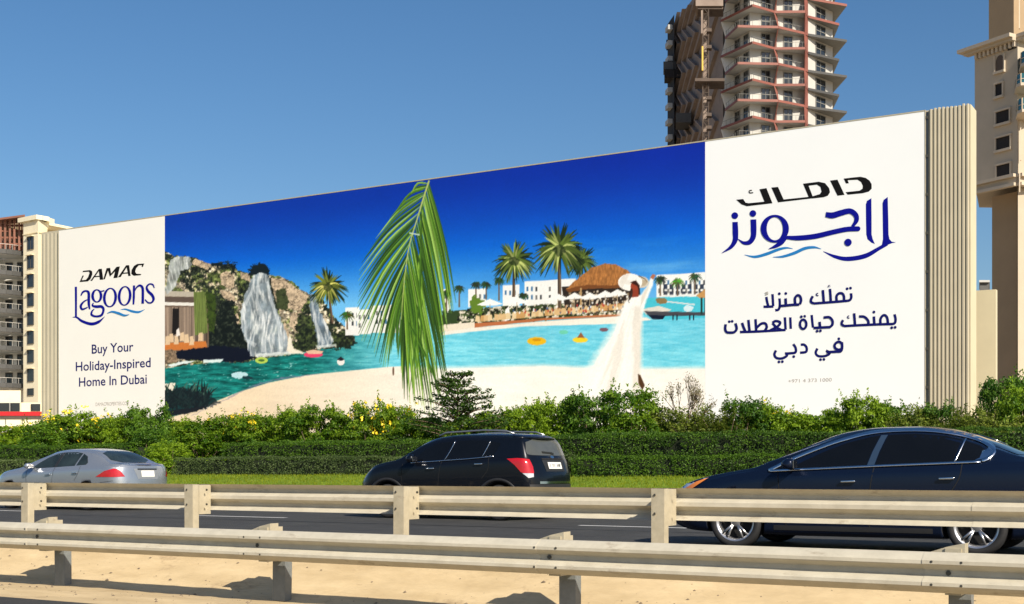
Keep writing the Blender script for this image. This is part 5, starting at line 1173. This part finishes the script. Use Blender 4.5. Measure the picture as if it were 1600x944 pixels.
class Car:
    def __init__(s, name, label, xc, yc, sp):
        """sp: x0 nose, x1 tail (world X; cars head towards -X), profiles as [(x,z)]"""
        s.sp = sp; s.root = empty(name, (xc, yc, 0), label, 'car'); s.yc = yc
        W = sp['W']/2; x0, x1 = sp['x0'], sp['x1']; f = lambda key, x: pchip(*zip(*sp[key]), x)
        u = np.linspace(0, 1, 130); tt = u-.105*np.sin(4*np.pi*u)*0-.5/np.pi*np.sin(2*np.pi*u)*.88     # dense towards both ends
        X = x0+(x1-x0)*tt; zt = f('top', X); zb = f('belt', X); zu = f('under', X); wr = f('roofw', X)*W
        Rf, Rr = sp.get('rf', .62), sp.get('rr', .40)
        def cor(dst, R_, p): q = np.clip(dst/R_, 0, 1); return (1-(1-q)**p)**(1/p)
        pl_ = np.minimum(cor(X-x0, Rf, 2.3), cor(x1-X, Rr, 2.8))*(1-.045*((X-(x0+x1)/2)/((x1-x0)/2))**2)
        rings = []
        for i, x in enumerate(X):
            w_ = W*pl_[i]; B = min(zb[i], zt[i]-.035); top = zt[i]; U = zu[i]; r_ = wr[i]*pl_[i]
            cab = np.clip((top-B-.05)/.30, 0, 1)
            wsh = w_*(.955-.01*cab); mid = U+(B-U)*.52
            ctrl = [(0, U), (w_*.80, U), (w_*.955, U+.035), (w_*.985, U+.14), (w_*1.0, mid), (w_*.995, B-.12), (w_*.975, B-.045), (wsh, B),
                    (wsh+(r_-wsh)*.36+.015*cab, B+(top-B)*.36), (wsh+(r_-wsh)*.76+.022*cab, B+(top-B)*.74), (r_*.97, top-.045*(.3+.7*cab)-.01), (r_*.80, top-.020), (r_*.45, top-.006), (0, top)]
            c3 = cr([(a, b) for a, b in ctrl], 46); rings.append(c3)
        m = len(rings[0]); V = []
        def shiftx(x, z):
            fn = np.clip(1-(x-x0)/sp.get('fl', .9), 0, 1)**1.5; ft = np.clip(1-(x1-x)/sp.get('tl', .6), 0, 1)**1.5
            return x+fn*np.interp(z, *zip(*sp['nosez']))+ft*np.interp(z, *zip(*sp['tailz']))
        s.shiftx = shiftx
        for i, x in enumerate(X):
            half = [(shiftx(x, z), y, z) for y, z in rings[i]]
            full = [(a, -b, c) for a, b, c in half]+[(a, b, c) for a, b, c in half[::-1][1:-1]]
            V += full
        n = 2*m-2; F = [(i*n+j, i*n+(j+1) % n, (i+1)*n+(j+1) % n, (i+1)*n+j) for i in range(len(X)-1) for j in range(n)]
        me = bpy.data.meshes.new('body'); me.from_pydata(V, [], F)
        b = bmesh.new(); b.from_mesh(me); bmesh.ops.remove_doubles(b, verts=b.verts, dist=.0004); bmesh.ops.holes_fill(b, edges=[e for e in b.edges if e.is_boundary]); bmesh.ops.recalc_face_normals(b, faces=b.faces)
        s.bvh = BVHTree.FromBMesh(b); b.to_mesh(me); b.free()
        body = link('body', me, None, s.root); me.materials.append(sp['paint']); me.materials.append(M_well)
        # wheel arches
        cut = MB()
        for ax in sp['axles']:
            for sy in (-1, 1):
                r = sp['wr']+sp.get('gap', .045); y0, y1 = (W-.34, W+.3); n_ = 44
                a = [(ax+r*math.cos(t), r*math.sin(t)+sp['wr']) for t in np.linspace(0, 2*math.pi, n_+1)[:-1]]
                v = [(p, sy*y0, q) for p, q in a]+[(p, sy*y1, q) for p, q in a]
                fs = [tuple(range(n_)), tuple(range(n_, 2*n_))[::-1]]+[(i, i+n_, (i+1) % n_+n_, (i+1) % n_) for i in range(n_)]
                if sy < 0: fs = [q[::-1] for q in fs]
                cut.mesh(v, fs)
        cm = cut.me('cut'); co = link('cut', cm, None); co.parent = s.root
        bb_ = bmesh.new(); bb_.from_mesh(cm); bmesh.ops.recalc_face_normals(bb_, faces=bb_.faces); bb_.to_mesh(cm); bb_.free()
        md = body.modifiers.new('b', 'BOOLEAN'); md.object = co; md.operation = 'DIFFERENCE'; md.solver = 'EXACT'
        bpy.context.view_layer.update()
        nm = bpy.data.meshes.new_from_object(body.evaluated_get(bpy.context.evaluated_depsgraph_get()))
        body.modifiers.clear(); 
        if len(nm.vertices) > 1000: body.data = nm
        bpy.data.objects.remove(co)
        me = body.data; me.name = 'body'
        if len(me.materials) < 2:
            me.materials.clear(); me.materials.append(sp['paint']); me.materials.append(M_well)
        for p in me.polygons:
            c = p.center; p.use_smooth = True; p.material_index = 0
            for ax in sp['axles']:
                if abs(math.hypot(c.x-ax, c.z-sp['wr'])-(sp['wr']+sp.get('gap', .045))) < .02 and abs(c.y) > W-.36 and abs(p.normal.y) < .6: p.material_index = 1; p.use_smooth = False
                if math.hypot(c.x-ax, c.z-sp['wr']) < sp['wr']+sp.get('gap', .045)+.01 and abs(abs(c.y)-(W-.34)) < .015: p.material_index = 1; p.use_smooth = False
        s.body = body; s.wheels()
    def wheels(s):
        sp = s.sp; W = sp['W']/2; r = sp['wr']; rr_ = sp['rim']
        for ax in sp['axles']:
            for sy in (-1, 1):
                c = (ax, sy*(W-.115), r); q = MB(); hw = .105
                q.lathe([(rr_, -hw+.01), (rr_+.02, -hw), (r-.035, -hw-.008), (r-.008, -hw+.02), (r, -hw+.05), (r, hw-.05), (r-.01, hw-.01), (rr_, hw)], c, 'y', 48)
                t = q.me('tyre', True); wo = link('wheel', t, M_rub, s.root)
                q = MB(); o = sy*1.
                q.lathe([(rr_+.004, -hw*o*1.0+o*.006), (rr_-.012, o*(hw-.01)), (rr_-.030, o*(hw-.035)), (rr_-.035, o*(-.06))] if sy > 0 else [(rr_+.004, -hw+.006), (rr_-.012, -hw+.012), (rr_-.030, -hw+.035), (rr_-.035, .06)], c, 'y', 48)
                fy = c[1]+sy*(hw-.030); ns = sp['spokes']
                for k_ in range(ns):
                    base = k_*2*math.pi/ns+.3
                    for da in ((-.16, .16) if sp.get('double') else (0,)):
                        a0 = base+da*.35; a1 = base+da
                        p0 = (ax+.055*math.cos(a0), fy, r+.055*math.sin(a0)); p1 = (ax+(rr_-.02)*math.cos(a1), fy+sy*.012, r+(rr_-.02)*math.sin(a1))
                        q.bar(p0, p1, .026 if sp.get('double') else .05, .022, up=(0, 1, 0))
                q.lathe([(.001, sy*.012), (.05, sy*.010), (.065, 0), (.06, -sy*.03)], (ax, fy, r), 'y', 20)
                rim = q.me('rim', True); link('rim', rim, M_rim, wo)
                q = MB(); q.lathe([(.01, 0), (rr_-.04, 0), (rr_-.04, -sy*.02)], (ax, fy-sy*.07, r), 'y', 30); link('brake_disc', q.me('brake_disc'), M_well, wo)
    def patch(s, name, pts, m, d=(0, 1), off=.006, maxl=.09, parent=None, smooth=True, rnd=0, thick=0., lift=None, **pr):
        """polygon given as (lateral, z) is thrown onto the body along horizontal direction d"""
        D = Vector((d[0], d[1], 0)).normalized(); Lx = Vector((D.y, -D.x, 0))      # for d=(0,1) lateral = +X
        if rnd:
            for _ in range(rnd):
                o = []
                for i in range(len(pts)):
                    a = pts[i]; b = pts[(i+1) % len(pts)]; o += [(a[0]*.8+b[0]*.2, a[1]*.8+b[1]*.2), (a[0]*.2+b[0]*.8, a[1]*.2+b[1]*.8)]
                pts = o
        b = bmesh.new(); vs = [b.verts.new((p[0], p[1], 0)) for p in pts]; b.faces.new(vs); bmesh.ops.triangulate(b, faces=b.faces)
        for _ in range(7):
            es = [e for e in b.edges if e.calc_length() > maxl]
            if not es: break
            bmesh.ops.subdivide_edges(b, edges=es, cuts=1); bmesh.ops.triangulate(b, faces=b.faces)
        for v in b.verts:
            o = Lx*v.co.x+Vector((0, 0, v.co.y)); st_ = o-D*8
            h, nn, i, ds = s.bvh.ray_cast(st_, D)
            if h is None: h, nn, i, ds = s.bvh.find_nearest(st_+D*6.8)
            if nn.dot(D) > 0: nn = -nn
            v.co = h+nn*off
        bmesh.ops.recalc_face_normals(b, faces=b.faces)
        if b.faces and sum(f.normal.dot(-D)*f.calc_area() for f in b.faces) < 0: bmesh.ops.reverse_faces(b, faces=b.faces)
        me = bpy.data.meshes.new(name); b.to_mesh(me); b.free()
        if smooth: me.polygons.foreach_set('use_smooth', [True]*len(me.polygons))
        o = link(name, me, m, parent or s.root)
        if thick: md = o.modifiers.new('solid', 'SOLIDIFY'); md.thickness = thick; md.offset = 1.
        for k_, x in pr.items(): o[k_] = x
        return o
    def both(s, name, pts, m, **k_):
        """side patch on both flanks"""
        s.patch(name, pts, m, d=(0, 1), **k_); return s.patch(name, [(-a, z) for a, z in pts], m, d=(0, -1), **k_)
    def trim(s, name, pts, w_, m, n=24, off=.011, d=(0, 1), thick=.006, both=True, closed=False):
        p = cr(pts, n); L = []; Rr = []
        for i in range(n):
            q = p[min(i+1, n-1)]-p[max(i-1, 0)]; q = q/(np.hypot(*q)+1e-9); nn = np.array([-q[1], q[0]])*w_/2; L.append(tuple(p[i]+nn)); Rr.append(tuple(p[i]-nn))
        poly = L+Rr[::-1]
        s.patch(name, poly, m, d=d, off=off, thick=thick)
        if both and d == (0, 1): s.patch(name, [(-a, z) for a, z in poly], m, d=(0, -1), off=off, thick=thick)
    def part(s, mb, name, m, smooth=False, parent=None):
        return link(name, mb.me(name, smooth), m, parent or s.root)
    def mirror(s, x, z, y, m, sc=1.):
        for sy in (-1, 1):
            q = MB(); pr_ = [(-.10, 0), (-.085, .05), (-.03, .085), (.04, .09), (.075, .06), (.08, -.01), (.04, -.05), (-.04, -.045)]
            for k_, (yy_, f) in enumerate(((0, .75), (.05, 1), (.13, 1.0), (.19, .85), (.215, .5))):
                pass
            rows = [[(x+a*f*sc*.9+.03*yy_*3, sy*(y+yy_), z+b*f*sc) for a, b in pr_] for yy_, f in ((0, .6), (.03, .9), (.09, 1.0), (.16, .95), (.20, .6))]
            n_ = len(pr_); v = [p for r in rows for p in r]; fs = [(i*n_+j, i*n_+(j+1) % n_, (i+1)*n_+(j+1) % n_, (i+1)*n_+j) for i in range(4) for j in range(n_)]+[tuple(range(n_))[::-1], tuple(range(4*n_, 5*n_))]
            q.mesh(v, fs); q.bar((x, sy*(y-.09), z-.03), (x, sy*(y+.02), z-.01), .05, .04)
            me = q.me('side_mirror', True); bb_ = bmesh.new(); bb_.from_mesh(me); bmesh.ops.recalc_face_normals(bb_, faces=bb_.faces); bb_.to_mesh(me); bb_.free()
            mo = link('side_mirror', me, m, s.root)
            q = MB(); q.box(x+.085*sc, x+.09*sc, sy*(y+.10)-.075, sy*(y+.10)+.075, z-.03, z+.06); s.part(q, 'mirror_glass', M_chrome, parent=mo)
    def handle(s, x, z, m, w_=.17):
        for sy in (1, -1):
            D = Vector((0, sy, 0)); h, nn, i, ds = s.bvh.ray_cast(Vector((x, -8*sy, z)), D)
            if h is None: continue
            q = MB(); y = h.y-sy*.030; q.bar((x-w_/2, y, z), (x+w_/2, y, z+.006), .022, .026); q.bar((x-w_/2+.012, y, z), (x-w_/2+.012, h.y, z), .018); q.bar((x+w_/2-.012, y, z), (x+w_/2-.012, h.y, z), .018)
            o = s.part(q, 'door_handle', m, True); bevel(o, .006, 2)
# all coordinates below are relative to the middle of the car (root); helper to shift lists
def rel(c, pts): return [(x-c, z) for x, z in pts]

# ---- dark blue saloon on the right
c = (-6.78-1.80)/2
sp = dict(x0=-6.80-c, x1=-1.80-c, W=1.79, paint=paint('midnight_blue_paint', (.004, .009, .026), .25, .25), axles=[-5.70-c, -2.82-c], wr=.335, rim=.245, spokes=5, double=True, gap=.05, rf=.75, rr=.5,
    top=rel(c, [(-6.80, .62), (-6.68, .73), (-6.42, .85), (-6.05, .925), (-5.75, .975), (-5.50, 1.02), (-5.28, 1.12), (-5.0, 1.235), (-4.72, 1.35), (-4.4, 1.455), (-4.0, 1.502), (-3.6, 1.505), (-3.25, 1.47), (-2.95, 1.385), (-2.65, 1.27), (-2.4, 1.165), (-2.2, 1.12), (-1.95, 1.105), (-1.80, 1.08)]),
    belt=rel(c, [(-6.80, .58), (-6.2, .80), (-5.6, .93), (-5.2, .965), (-4.06, 1.01), (-2.8, 1.05), (-2.2, 1.06), (-1.8, 1.02)]),
    under=rel(c, [(-6.80, .30), (-6.3, .20), (-5, .17), (-2.6, .18), (-2.0, .24), (-1.80, .32)]),
    roofw=rel(c, [(-6.80, .85), (-5.5, .84), (-5.2, .78), (-4.7, .68), (-4.2, .64), (-3.3, .63), (-2.8, .64), (-2.4, .74), (-2.1, .82), (-1.8, .85)]),
    nosez=[(.1, .10), (.35, .0), (.55, -.0), (.75, .08), (1., .2)], tailz=[(.2, -.12), (.5, .0), (.8, -.0), (1.1, -.06)])
cs = Car('sedan', 'dark blue saloon with black windows and silver twin-spoke wheels, nearest car at the right', c, 16.05, sp)
g1 = rel(c, [(-5.02, .985), (-4.86, 1.075), (-4.62, 1.19), (-4.34, 1.30), (-4.08, 1.365), (-3.955, 1.385), (-4.03, 1.19), (-4.075, 1.03), (-4.5, 1.01)])
g2 = rel(c, [(-3.97, 1.035), (-3.93, 1.19), (-3.86, 1.39), (-3.55, 1.40), (-3.2, 1.37), (-3.02, 1.325), (-3.09, 1.065), (-3.5, 1.05)])
g3 = rel(c, [(-3.055, 1.07), (-2.985, 1.312), (-2.82, 1.255), (-2.735, 1.19), (-2.80, 1.10), (-2.84, 1.083)])
g0 = rel(c, [(-5.20, .975), (-5.04, 1.055), (-5.0, 1.03), (-5.06, .985)])
for g_ in (g0, g1, g2, g3): cs.both('window', g_, M_int, off=.004)
cs.trim('chrome_surround', rel(c, [(-5.27, .960), (-5.0, 1.10), (-4.68, 1.235), (-4.36, 1.345), (-4.0, 1.425), (-3.5, 1.44), (-3.1, 1.39), (-2.80, 1.295), (-2.66, 1.19), (-2.70, 1.11), (-2.77, 1.075)]), .040, M_chrome, 40)
cs.trim('chrome_surround', rel(c, [(-5.25, .958), (-4.6, .988), (-4.0, 1.015), (-3.4, 1.04), (-2.78, 1.065)]), .026, M_chrome, 30)
cs.both('chrome_corner', rel(c, [(-2.85, 1.085), (-2.72, 1.10), (-2.66, 1.20), (-2.77, 1.27), (-2.735, 1.19), (-2.80, 1.11)]), M_chrome, off=.009)
cs.trim('window_divider', rel(c, [(-3.065, 1.065), (-3.02, 1.20), (-2.985, 1.33)]), .016, M_chrome, 10)
cs.both('pillar_trim', rel(c, [(-4.065, 1.03), (-4.02, 1.19), (-3.945, 1.387), (-3.87, 1.391), (-3.94, 1.19), (-3.98, 1.035)]), paint('blue_pillar_gloss', (.03, .055, .10), .2, .2), off=.005)
for xx_ in (-4.035, ): cs.trim('door_gap', rel(c, [(xx_+.06, 1.02), (xx_+.02, .75), (xx_+.0, .45), (xx_+.02, .24)]), .010, M_well, 14, off=.003, thick=0)
cs.trim('door_gap', rel(c, [(-5.15, .95), (-5.12, .7), (-5.08, .45), (-5.02, .24)]), .010, M_well, 14, off=.003, thick=0)
cs.trim('door_gap', rel(c, [(-2.98, 1.05), (-3.0, .90), (-3.1, .72), (-3.22, .60)]), .010, M_well, 14, off=.003, thick=0)
cs.both('headlamp', rel(c, [(-6.76, .62), (-6.68, .70), (-6.50, .79), (-6.22, .865), (-6.08, .870), (-6.26, .80), (-6.46, .70), (-6.56, .62)]), M_lens, off=.006)
cs.both('indicator_lens', rel(c, [(-6.52, .64), (-6.42, .74), (-6.24, .825), (-6.08, .870), (-6.13, .835), (-6.30, .73), (-6.42, .64)]), M_amber, off=.010)
cs.handle(-4.27-c, .835, M_chrome); cs.handle(-3.14-c, .875, M_chrome)
cs.mirror(-4.98-c, 1.03, .885, sp['paint'])
cs.both('tail_light', rel(c, [(-2.28, .86), (-2.20, .97), (-1.95, 1.0), (-1.85, .9), (-1.9, .78)]), M_tail, off=.006)
cs.both('sill_shade', rel(c, [(-5.2, .30), (-3.3, .30), (-3.3, .24), (-5.2, .24)]), M_plast, off=.004)
cs.patch('windscreen', [(-.62, 1.045), (.62, 1.045), (.50, 1.40), (-.50, 1.40)], M_int, d=(1, 0), off=.004)
cs.patch('rear_window', [(-.55, 1.15), (.55, 1.15), (.46, 1.39), (-.46, 1.39)], M_int, d=(-1, 0), off=.004)

# ---- black compact SUV in the middle
c = (-16.05-11.70)/2
sp = dict(x0=-16.05-c, x1=-11.70-c, W=1.78, paint=paint('black_blue_paint', (.005, .007, .012), .3, .22), axles=[-15.08-c, -12.5-c], wr=.34, rim=.235, spokes=5, gap=.055, rf=.65, rr=.34,
    top=rel(c, [(-16.05, .74), (-15.96, .85), (-15.72, .97), (-15.45, 1.08), (-15.15, 1.14), (-14.92, 1.19), (-14.62, 1.36), (-14.3, 1.54), (-14.0, 1.625), (-13.5, 1.67), (-12.9, 1.675), (-12.4, 1.665), (-12.05, 1.635), (-11.88, 1.60), (-11.76, 1.52), (-11.72, 1.40), (-11.70, 1.3)]),
    belt=rel(c, [(-16.05, .68), (-15.4, 1.0), (-14.9, 1.07), (-14.4, 1.10), (-12.7, 1.20), (-12.1, 1.22), (-11.7, 1.12)]),
    under=rel(c, [(-16.05, .36), (-15.7, .26), (-14.4, .22), (-13, .22), (-12, .30), (-11.70, .38)]),
    roofw=rel(c, [(-16.05, .85), (-14.95, .84), (-14.6, .78), (-14.2, .73), (-12.6, .73), (-12, .76), (-11.85, .80), (-11.7, .86)]),
    nosez=[(.2, .10), (.45, .0), (.7, .0), (1.0, .15)], tailz=[(.3, -.06), (.5, .02), (.85, .0), (1.15, -.09), (1.35, -.20), (1.62, -.36)])
cv = Car('compact_suv', 'black compact hatchback with roof rails and red tail lights, in the middle of the road', c, 21.6, sp)
cv.both('window', rel(c, [(-14.50, 1.115), (-14.42, 1.21), (-14.22, 1.36), (-13.98, 1.47), (-13.78, 1.50), (-13.60, 1.515), (-13.80, 1.155)]), M_int, off=.004)
cv.both('window', rel(c, [(-13.70, 1.16), (-13.50, 1.52), (-13.1, 1.53), (-12.78, 1.515), (-12.90, 1.205)]), M_int, off=.004)
cv.both('window', rel(c, [(-12.84, 1.215), (-12.72, 1.51), (-12.52, 1.47), (-12.60, 1.30), (-12.66, 1.235)]), M_int, off=.004)
cv.both('window', rel(c, [(-14.68, 1.10), (-14.52, 1.215), (-14.49, 1.20), (-14.54, 1.11)]), M_int, off=.004)
cv.trim('chrome_waistline', rel(c, [(-14.52, 1.095), (-13.8, 1.135), (-13.2, 1.17), (-12.62, 1.215)]), .018, M_chrome, 24)
cv.trim('pillar_glint', rel(c, [(-13.72, 1.15), (-13.62, 1.33), (-13.54, 1.52)]), .012, M_chrome, 8); cv.trim('pillar_glint', rel(c, [(-12.87, 1.21), (-12.80, 1.36), (-12.74, 1.51)]), .012, M_chrome, 8)
cv.handle(-14.02-c, .985, M_chrome, .18); cv.handle(-12.92-c, 1.07, M_chrome, .18); cv.mirror(-14.42-c, 1.16, .90, sp['paint'], 1.15)
cv.trim('door_gap', rel(c, [(-13.78, 1.15), (-13.84, .8), (-13.86, .4)]), .010, M_well, 12, off=.003, thick=0); cv.trim('door_gap', rel(c, [(-14.72, 1.08), (-14.72, .8), (-14.66, .4)]), .010, M_well, 12, off=.003, thick=0)
cv.trim('door_gap', rel(c, [(-12.72, 1.20), (-12.72, .98), (-12.86, .80)]), .010, M_well, 12, off=.003, thick=0)
for ax in (-15.08, -12.5):
    cv.trim('arch_moulding', rel(c, [(ax+.46*math.cos(t), .34+.44*math.sin(t)) for t in np.linspace(-.15, math.pi+.15, 9)]), .055, M_plast, 30, off=.008, thick=.012)
cv.both('cladding', rel(c, [(-14.58, .42), (-13.0, .44), (-13.0, .26), (-14.58, .26)]), M_plast, off=.008)
for sy in (-1, 1):
    q = MB(); zr = 1.70
    pts = [(-14.0-c, sy*.60, 1.63), (-13.85-c, sy*.60, 1.69), (-13.0-c, sy*.595, 1.725), (-12.5-c, sy*.59, 1.71), (-12.3-c, sy*.585, 1.65)]
    q.tube(pts, .018, 8); cv.part(q, 'roof_rail', mat('satin_rail', (.35, .36, .38), .3, .8), True)
# tail: lamps, rear glass, spoiler, plate, bumper, wiper
cv.patch('rear_window', [(-.76, 1.26), (-.60, 1.235), (.60, 1.235), (.76, 1.26), (.64, 1.54), (-.64, 1.54)], mat('grey_tinted_glass', (.07, .075, .07), .12, spec=.6), d=(-1, 0), off=.005, rnd=1)
q = MB(); n_ = 12; v = []
for i in range(n_+1):
    y = -.60+1.2*i/n_; xb = -12.10-c-.05*(y/.6)**2
    v += [(xb-.25, y, 1.60), (xb+.13-.08*abs(y/.6)**3, y, 1.570), (xb+.12-.08*abs(y/.6)**3, y, 1.540), (xb-.22, y, 1.53)]
v = [(a, b*1.12, z_+.015) for a, b, z_ in v]; q.mesh(v, [(i*4+j, i*4+(j+1) % 4, (i+1)*4+(j+1) % 4, (i+1)*4+j) for i in range(n_) for j in range(4)]+[(3, 2, 1, 0), tuple(n_*4+j for j in range(4))])
cv.part(q, 'roof_spoiler', sp['paint'], True)
def diag(car, name, x0_, pts, m, sy, off=.008):
    """patch thrown from the rear corner (45 degrees); pts lateral: 0 at the corner line through x0_"""
    return None
for sy in (-1, 1):   # lamp wraps from flank to tail: thrown along a diagonal
    D = (-.80, -sy*.60) if sy > 0 else (-.80, .60)
    Dv = Vector((D[0], D[1], 0)).normalized(); Lx = Vector((Dv.y, -Dv.x, 0))
    cx_ = Vector((-11.93-c, sy*.84, 0)).dot(Lx); sg = -1 if sy > 0 else 1
    def L_(pts): return [(cx_+a*(1 if sy < 0 else -1), z) for a, z in pts]
    cv.patch('tail_light', L_([(-.24, 1.17), (-.10, 1.18), (.10, 1.16), (.16, 1.02), (.17, .90), (.05, .87), (-.06, .92), (-.14, 1.05)]), M_tail, d=D, off=.010, maxl=.05)
    cv.patch('reversing_lens', L_([(-.04, .90), (.16, .895), (.16, .83), (.06, .81)]), M_lens, d=D, off=.012, maxl=.05)
cv.patch('plate_recess', [(-.42, 1.15), (.42, 1.15), (.36, .93), (-.36, .93)], M_plast, d=(-1, 0), off=.004)
pl_ = cv.patch('number_plate', [(-.26, 1.105), (.26, 1.105), (.26, .98), (-.26, .98)], M_plate, d=(-1, 0), off=.014)
cv.patch('lower_bumper', [(-.80, .69), (.80, .69), (.76, .34), (-.76, .34)], M_plast, d=(-1, 0), off=.006)
cv.patch('bumper_strip', [(-.60, .745), (.60, .745), (.60, .70), (-.60, .70)], M_chrome, d=(-1, 0), off=.010)
cv.patch('tailgate_handle', [(-.42, 1.18), (.42, 1.18), (.40, 1.155), (-.40, 1.155)], M_well, d=(-1, 0), off=.006)
cv.patch('emblem', [(.07*math.cos(t), 1.205+.026*math.sin(t)) for t in np.linspace(0, 6.28, 15)[:-1]], M_chrome, d=(-1, 0), off=.012)
h = cv.bvh.ray_cast(Vector((8, 0, 1.30)), Vector((-1, 0, 0)))[0]
q = MB(); q.bar((h.x+.02, .05, 1.285), (h.x+.01, -.30, 1.30), .03, .03); q.box(h.x-.02, h.x+.04, 0, .10, 1.25, 1.29); cv.part(q, 'rear_wiper', M_plast)

# ---- silver saloon at the left
c = (-27.55-22.78)/2
silver = paint('silver_paint', (.36, .39, .43), .65, .26, .5, .9)
sp = dict(x0=-27.55-c, x1=-22.78-c, W=1.82, paint=silver, axles=[-26.62-c, -23.88-c], wr=.325, rim=.215, spokes=7, gap=.04, rf=.8, rr=.5,
    top=rel(c, [(-27.55, .64), (-27.45, .74), (-27.2, .86), (-26.85, .94), (-26.5, .99), (-26.3, 1.03), (-26.0, 1.16), (-25.6, 1.32), (-25.2, 1.43), (-24.8, 1.465), (-24.35, 1.47), (-23.95, 1.43), (-23.65, 1.34), (-23.38, 1.20), (-23.2, 1.125), (-22.95, 1.10), (-22.78, 1.06)]),
    belt=rel(c, [(-27.55, .60), (-27.1, .82), (-26.4, .93), (-25.6, .96), (-24.2, 1.03), (-23.4, 1.05), (-22.78, 1.0)]),
    under=rel(c, [(-27.55, .30), (-27.2, .2), (-26, .18), (-23.8, .19), (-23.2, .24), (-22.78, .32)]),
    roofw=rel(c, [(-27.55, .85), (-26.3, .84), (-25.9, .76), (-25.3, .68), (-24.2, .65), (-23.7, .68), (-23.35, .76), (-23.1, .83), (-22.78, .85)]),
    nosez=[(.1, .10), (.35, .0), (.55, .0), (.75, .08), (1., .2)], tailz=[(.2, -.10), (.5, .02), (.75, .0), (1.1, -.06)])
cl_ = Car('sedan', 'silver saloon with red tail lights at the left edge of the road', c, 21.75, sp)
M_gs = mat('lightly_tinted_glass', (.020, .030, .032), .06, spec=.4, var=.5, scale=2.)
cl_.both('window', rel(c, [(-25.86, .985), (-25.62, 1.13), (-25.36, 1.25), (-25.08, 1.34), (-24.93, 1.36), (-25.04, 1.015)]), M_gs, off=.004)
cl_.both('window', rel(c, [(-24.95, 1.02), (-24.83, 1.37), (-24.45, 1.375), (-24.22, 1.345), (-24.33, 1.05)]), M_gs, off=.004)
cl_.both('window', rel(c, [(-24.28, 1.055), (-24.18, 1.335), (-24.02, 1.27), (-23.92, 1.12), (-23.96, 1.075)]), M_gs, off=.004)
cl_.both('pillar_trim', rel(c, [(-25.04, 1.015), (-24.93, 1.36), (-24.84, 1.37), (-24.95, 1.02)]), M_plast, off=.005)
cl_.patch('rear_window', [(-.60, 1.13), (.60, 1.13), (.50, 1.40), (-.50, 1.40)], M_gs, d=(-1, 0), off=.005, rnd=1)
cl_.patch('windscreen', [(-.62, 1.06), (.62, 1.06), (.50, 1.40), (-.50, 1.40)], M_gs, d=(1, 0), off=.005)
cl_.handle(-25.18-c, .84, M_chrome); cl_.handle(-24.25-c, .875, M_chrome); cl_.mirror(-25.78-c, 1.03, .90, silver)
cl_.trim('door_gap', rel(c, [(-25.0, 1.01), (-25.05, .7), (-25.05, .3)]), .009, M_well, 12, off=.003, thick=0); cl_.trim('door_gap', rel(c, [(-25.98, .96), (-25.98, .7), (-25.9, .3)]), .009, M_well, 12, off=.003, thick=0)
cl_.trim('door_gap', rel(c, [(-24.12, 1.04), (-24.14, .9), (-24.28, .70)]), .009, M_well, 12, off=.003, thick=0); cl_.trim('bumper_gap', rel(c, [(-23.42, .66), (-23.2, .68), (-23.05, .70)]), .009, M_well, 8, off=.003, thick=0)
for sy in (-1, 1):
    D = (-.80, -.60) if sy > 0 else (-.80, .60); Dv = Vector((D[0], D[1], 0)).normalized(); Lx = Vector((Dv.y, -Dv.x, 0)); cx_ = Vector((-23.02-c, sy*.80, 0)).dot(Lx)
    def L_(pts): return [(cx_+a*(1 if sy < 0 else -1), z) for a, z in pts]
    cl_.patch('tail_light', L_([(-.40, .79), (-.22, .93), (-.02, .985), (.10, .95), (.22, .80), (.0, .785)]), M_tail, d=D, off=.008, maxl=.05)
    cl_.patch('tail_light_glint', L_([(-.10, .985), (-.02, 1.01), (.10, .965), (.13, .94), (.0, .985)]), M_lens, d=D, off=.010, maxl=.05)
cl_.patch('plate_recess', [(-.40, .98), (.40, .98), (.30, .74), (-.30, .74)], mat('silver_recess', (.30, .32, .34), .4, .4), d=(-1, 0), off=.003)
cl_.patch('number_plate', [(-.20, .935), (.20, .935), (.20, .79), (-.20, .79)], M_plate, d=(-1, 0), off=.012)
cl_.patch('plate_lamp_bar', [(-.30, .985), (.30, .985), (.30, .955), (-.30, .955)], M_plast, d=(-1, 0), off=.010)
cl_.patch('boot_seam', [(-.30, 1.075), (.20, 1.075), (.14, 1.055), (-.22, 1.055)], M_plast, d=(-1, 0), off=.005)
# plates: dark figures on the plates
def plate_text(car, body, xc, zc, wid, hgt):
    h = car.bvh.ray_cast(Vector((8, 0, zc)), Vector((-1, 0, 0)))[0]
    cu = bpy.data.curves.new('plate_figures', 'FONT'); cu.body = body; cu.align_x = 'CENTER'; o = bpy.data.objects.new('t', cu); COL.objects.link(o); bpy.context.view_layer.update()
    me = bpy.data.meshes.new_from_object(o.evaluated_get(bpy.context.evaluated_depsgraph_get())); bpy.data.objects.remove(o)
    co = np.zeros(len(me.vertices)*3); me.vertices.foreach_get('co', co); co = co.reshape(-1, 3); x0, x1 = co[:, 0].min(), co[:, 0].max()
    yy_ = (co[:, 0]-x0)/(x1-x0)*wid-wid/2; new = np.stack([np.full(len(co), h.x+.022), yy_, zc-hgt/2+co[:, 1]/.7*hgt], 1)
    me.vertices.foreach_set('co', new.ravel()); me.update(); link('plate_figures', me, M_black, car.root)
plate_text(cv, '1 31  VR', 0, 1.042, .42, .085)
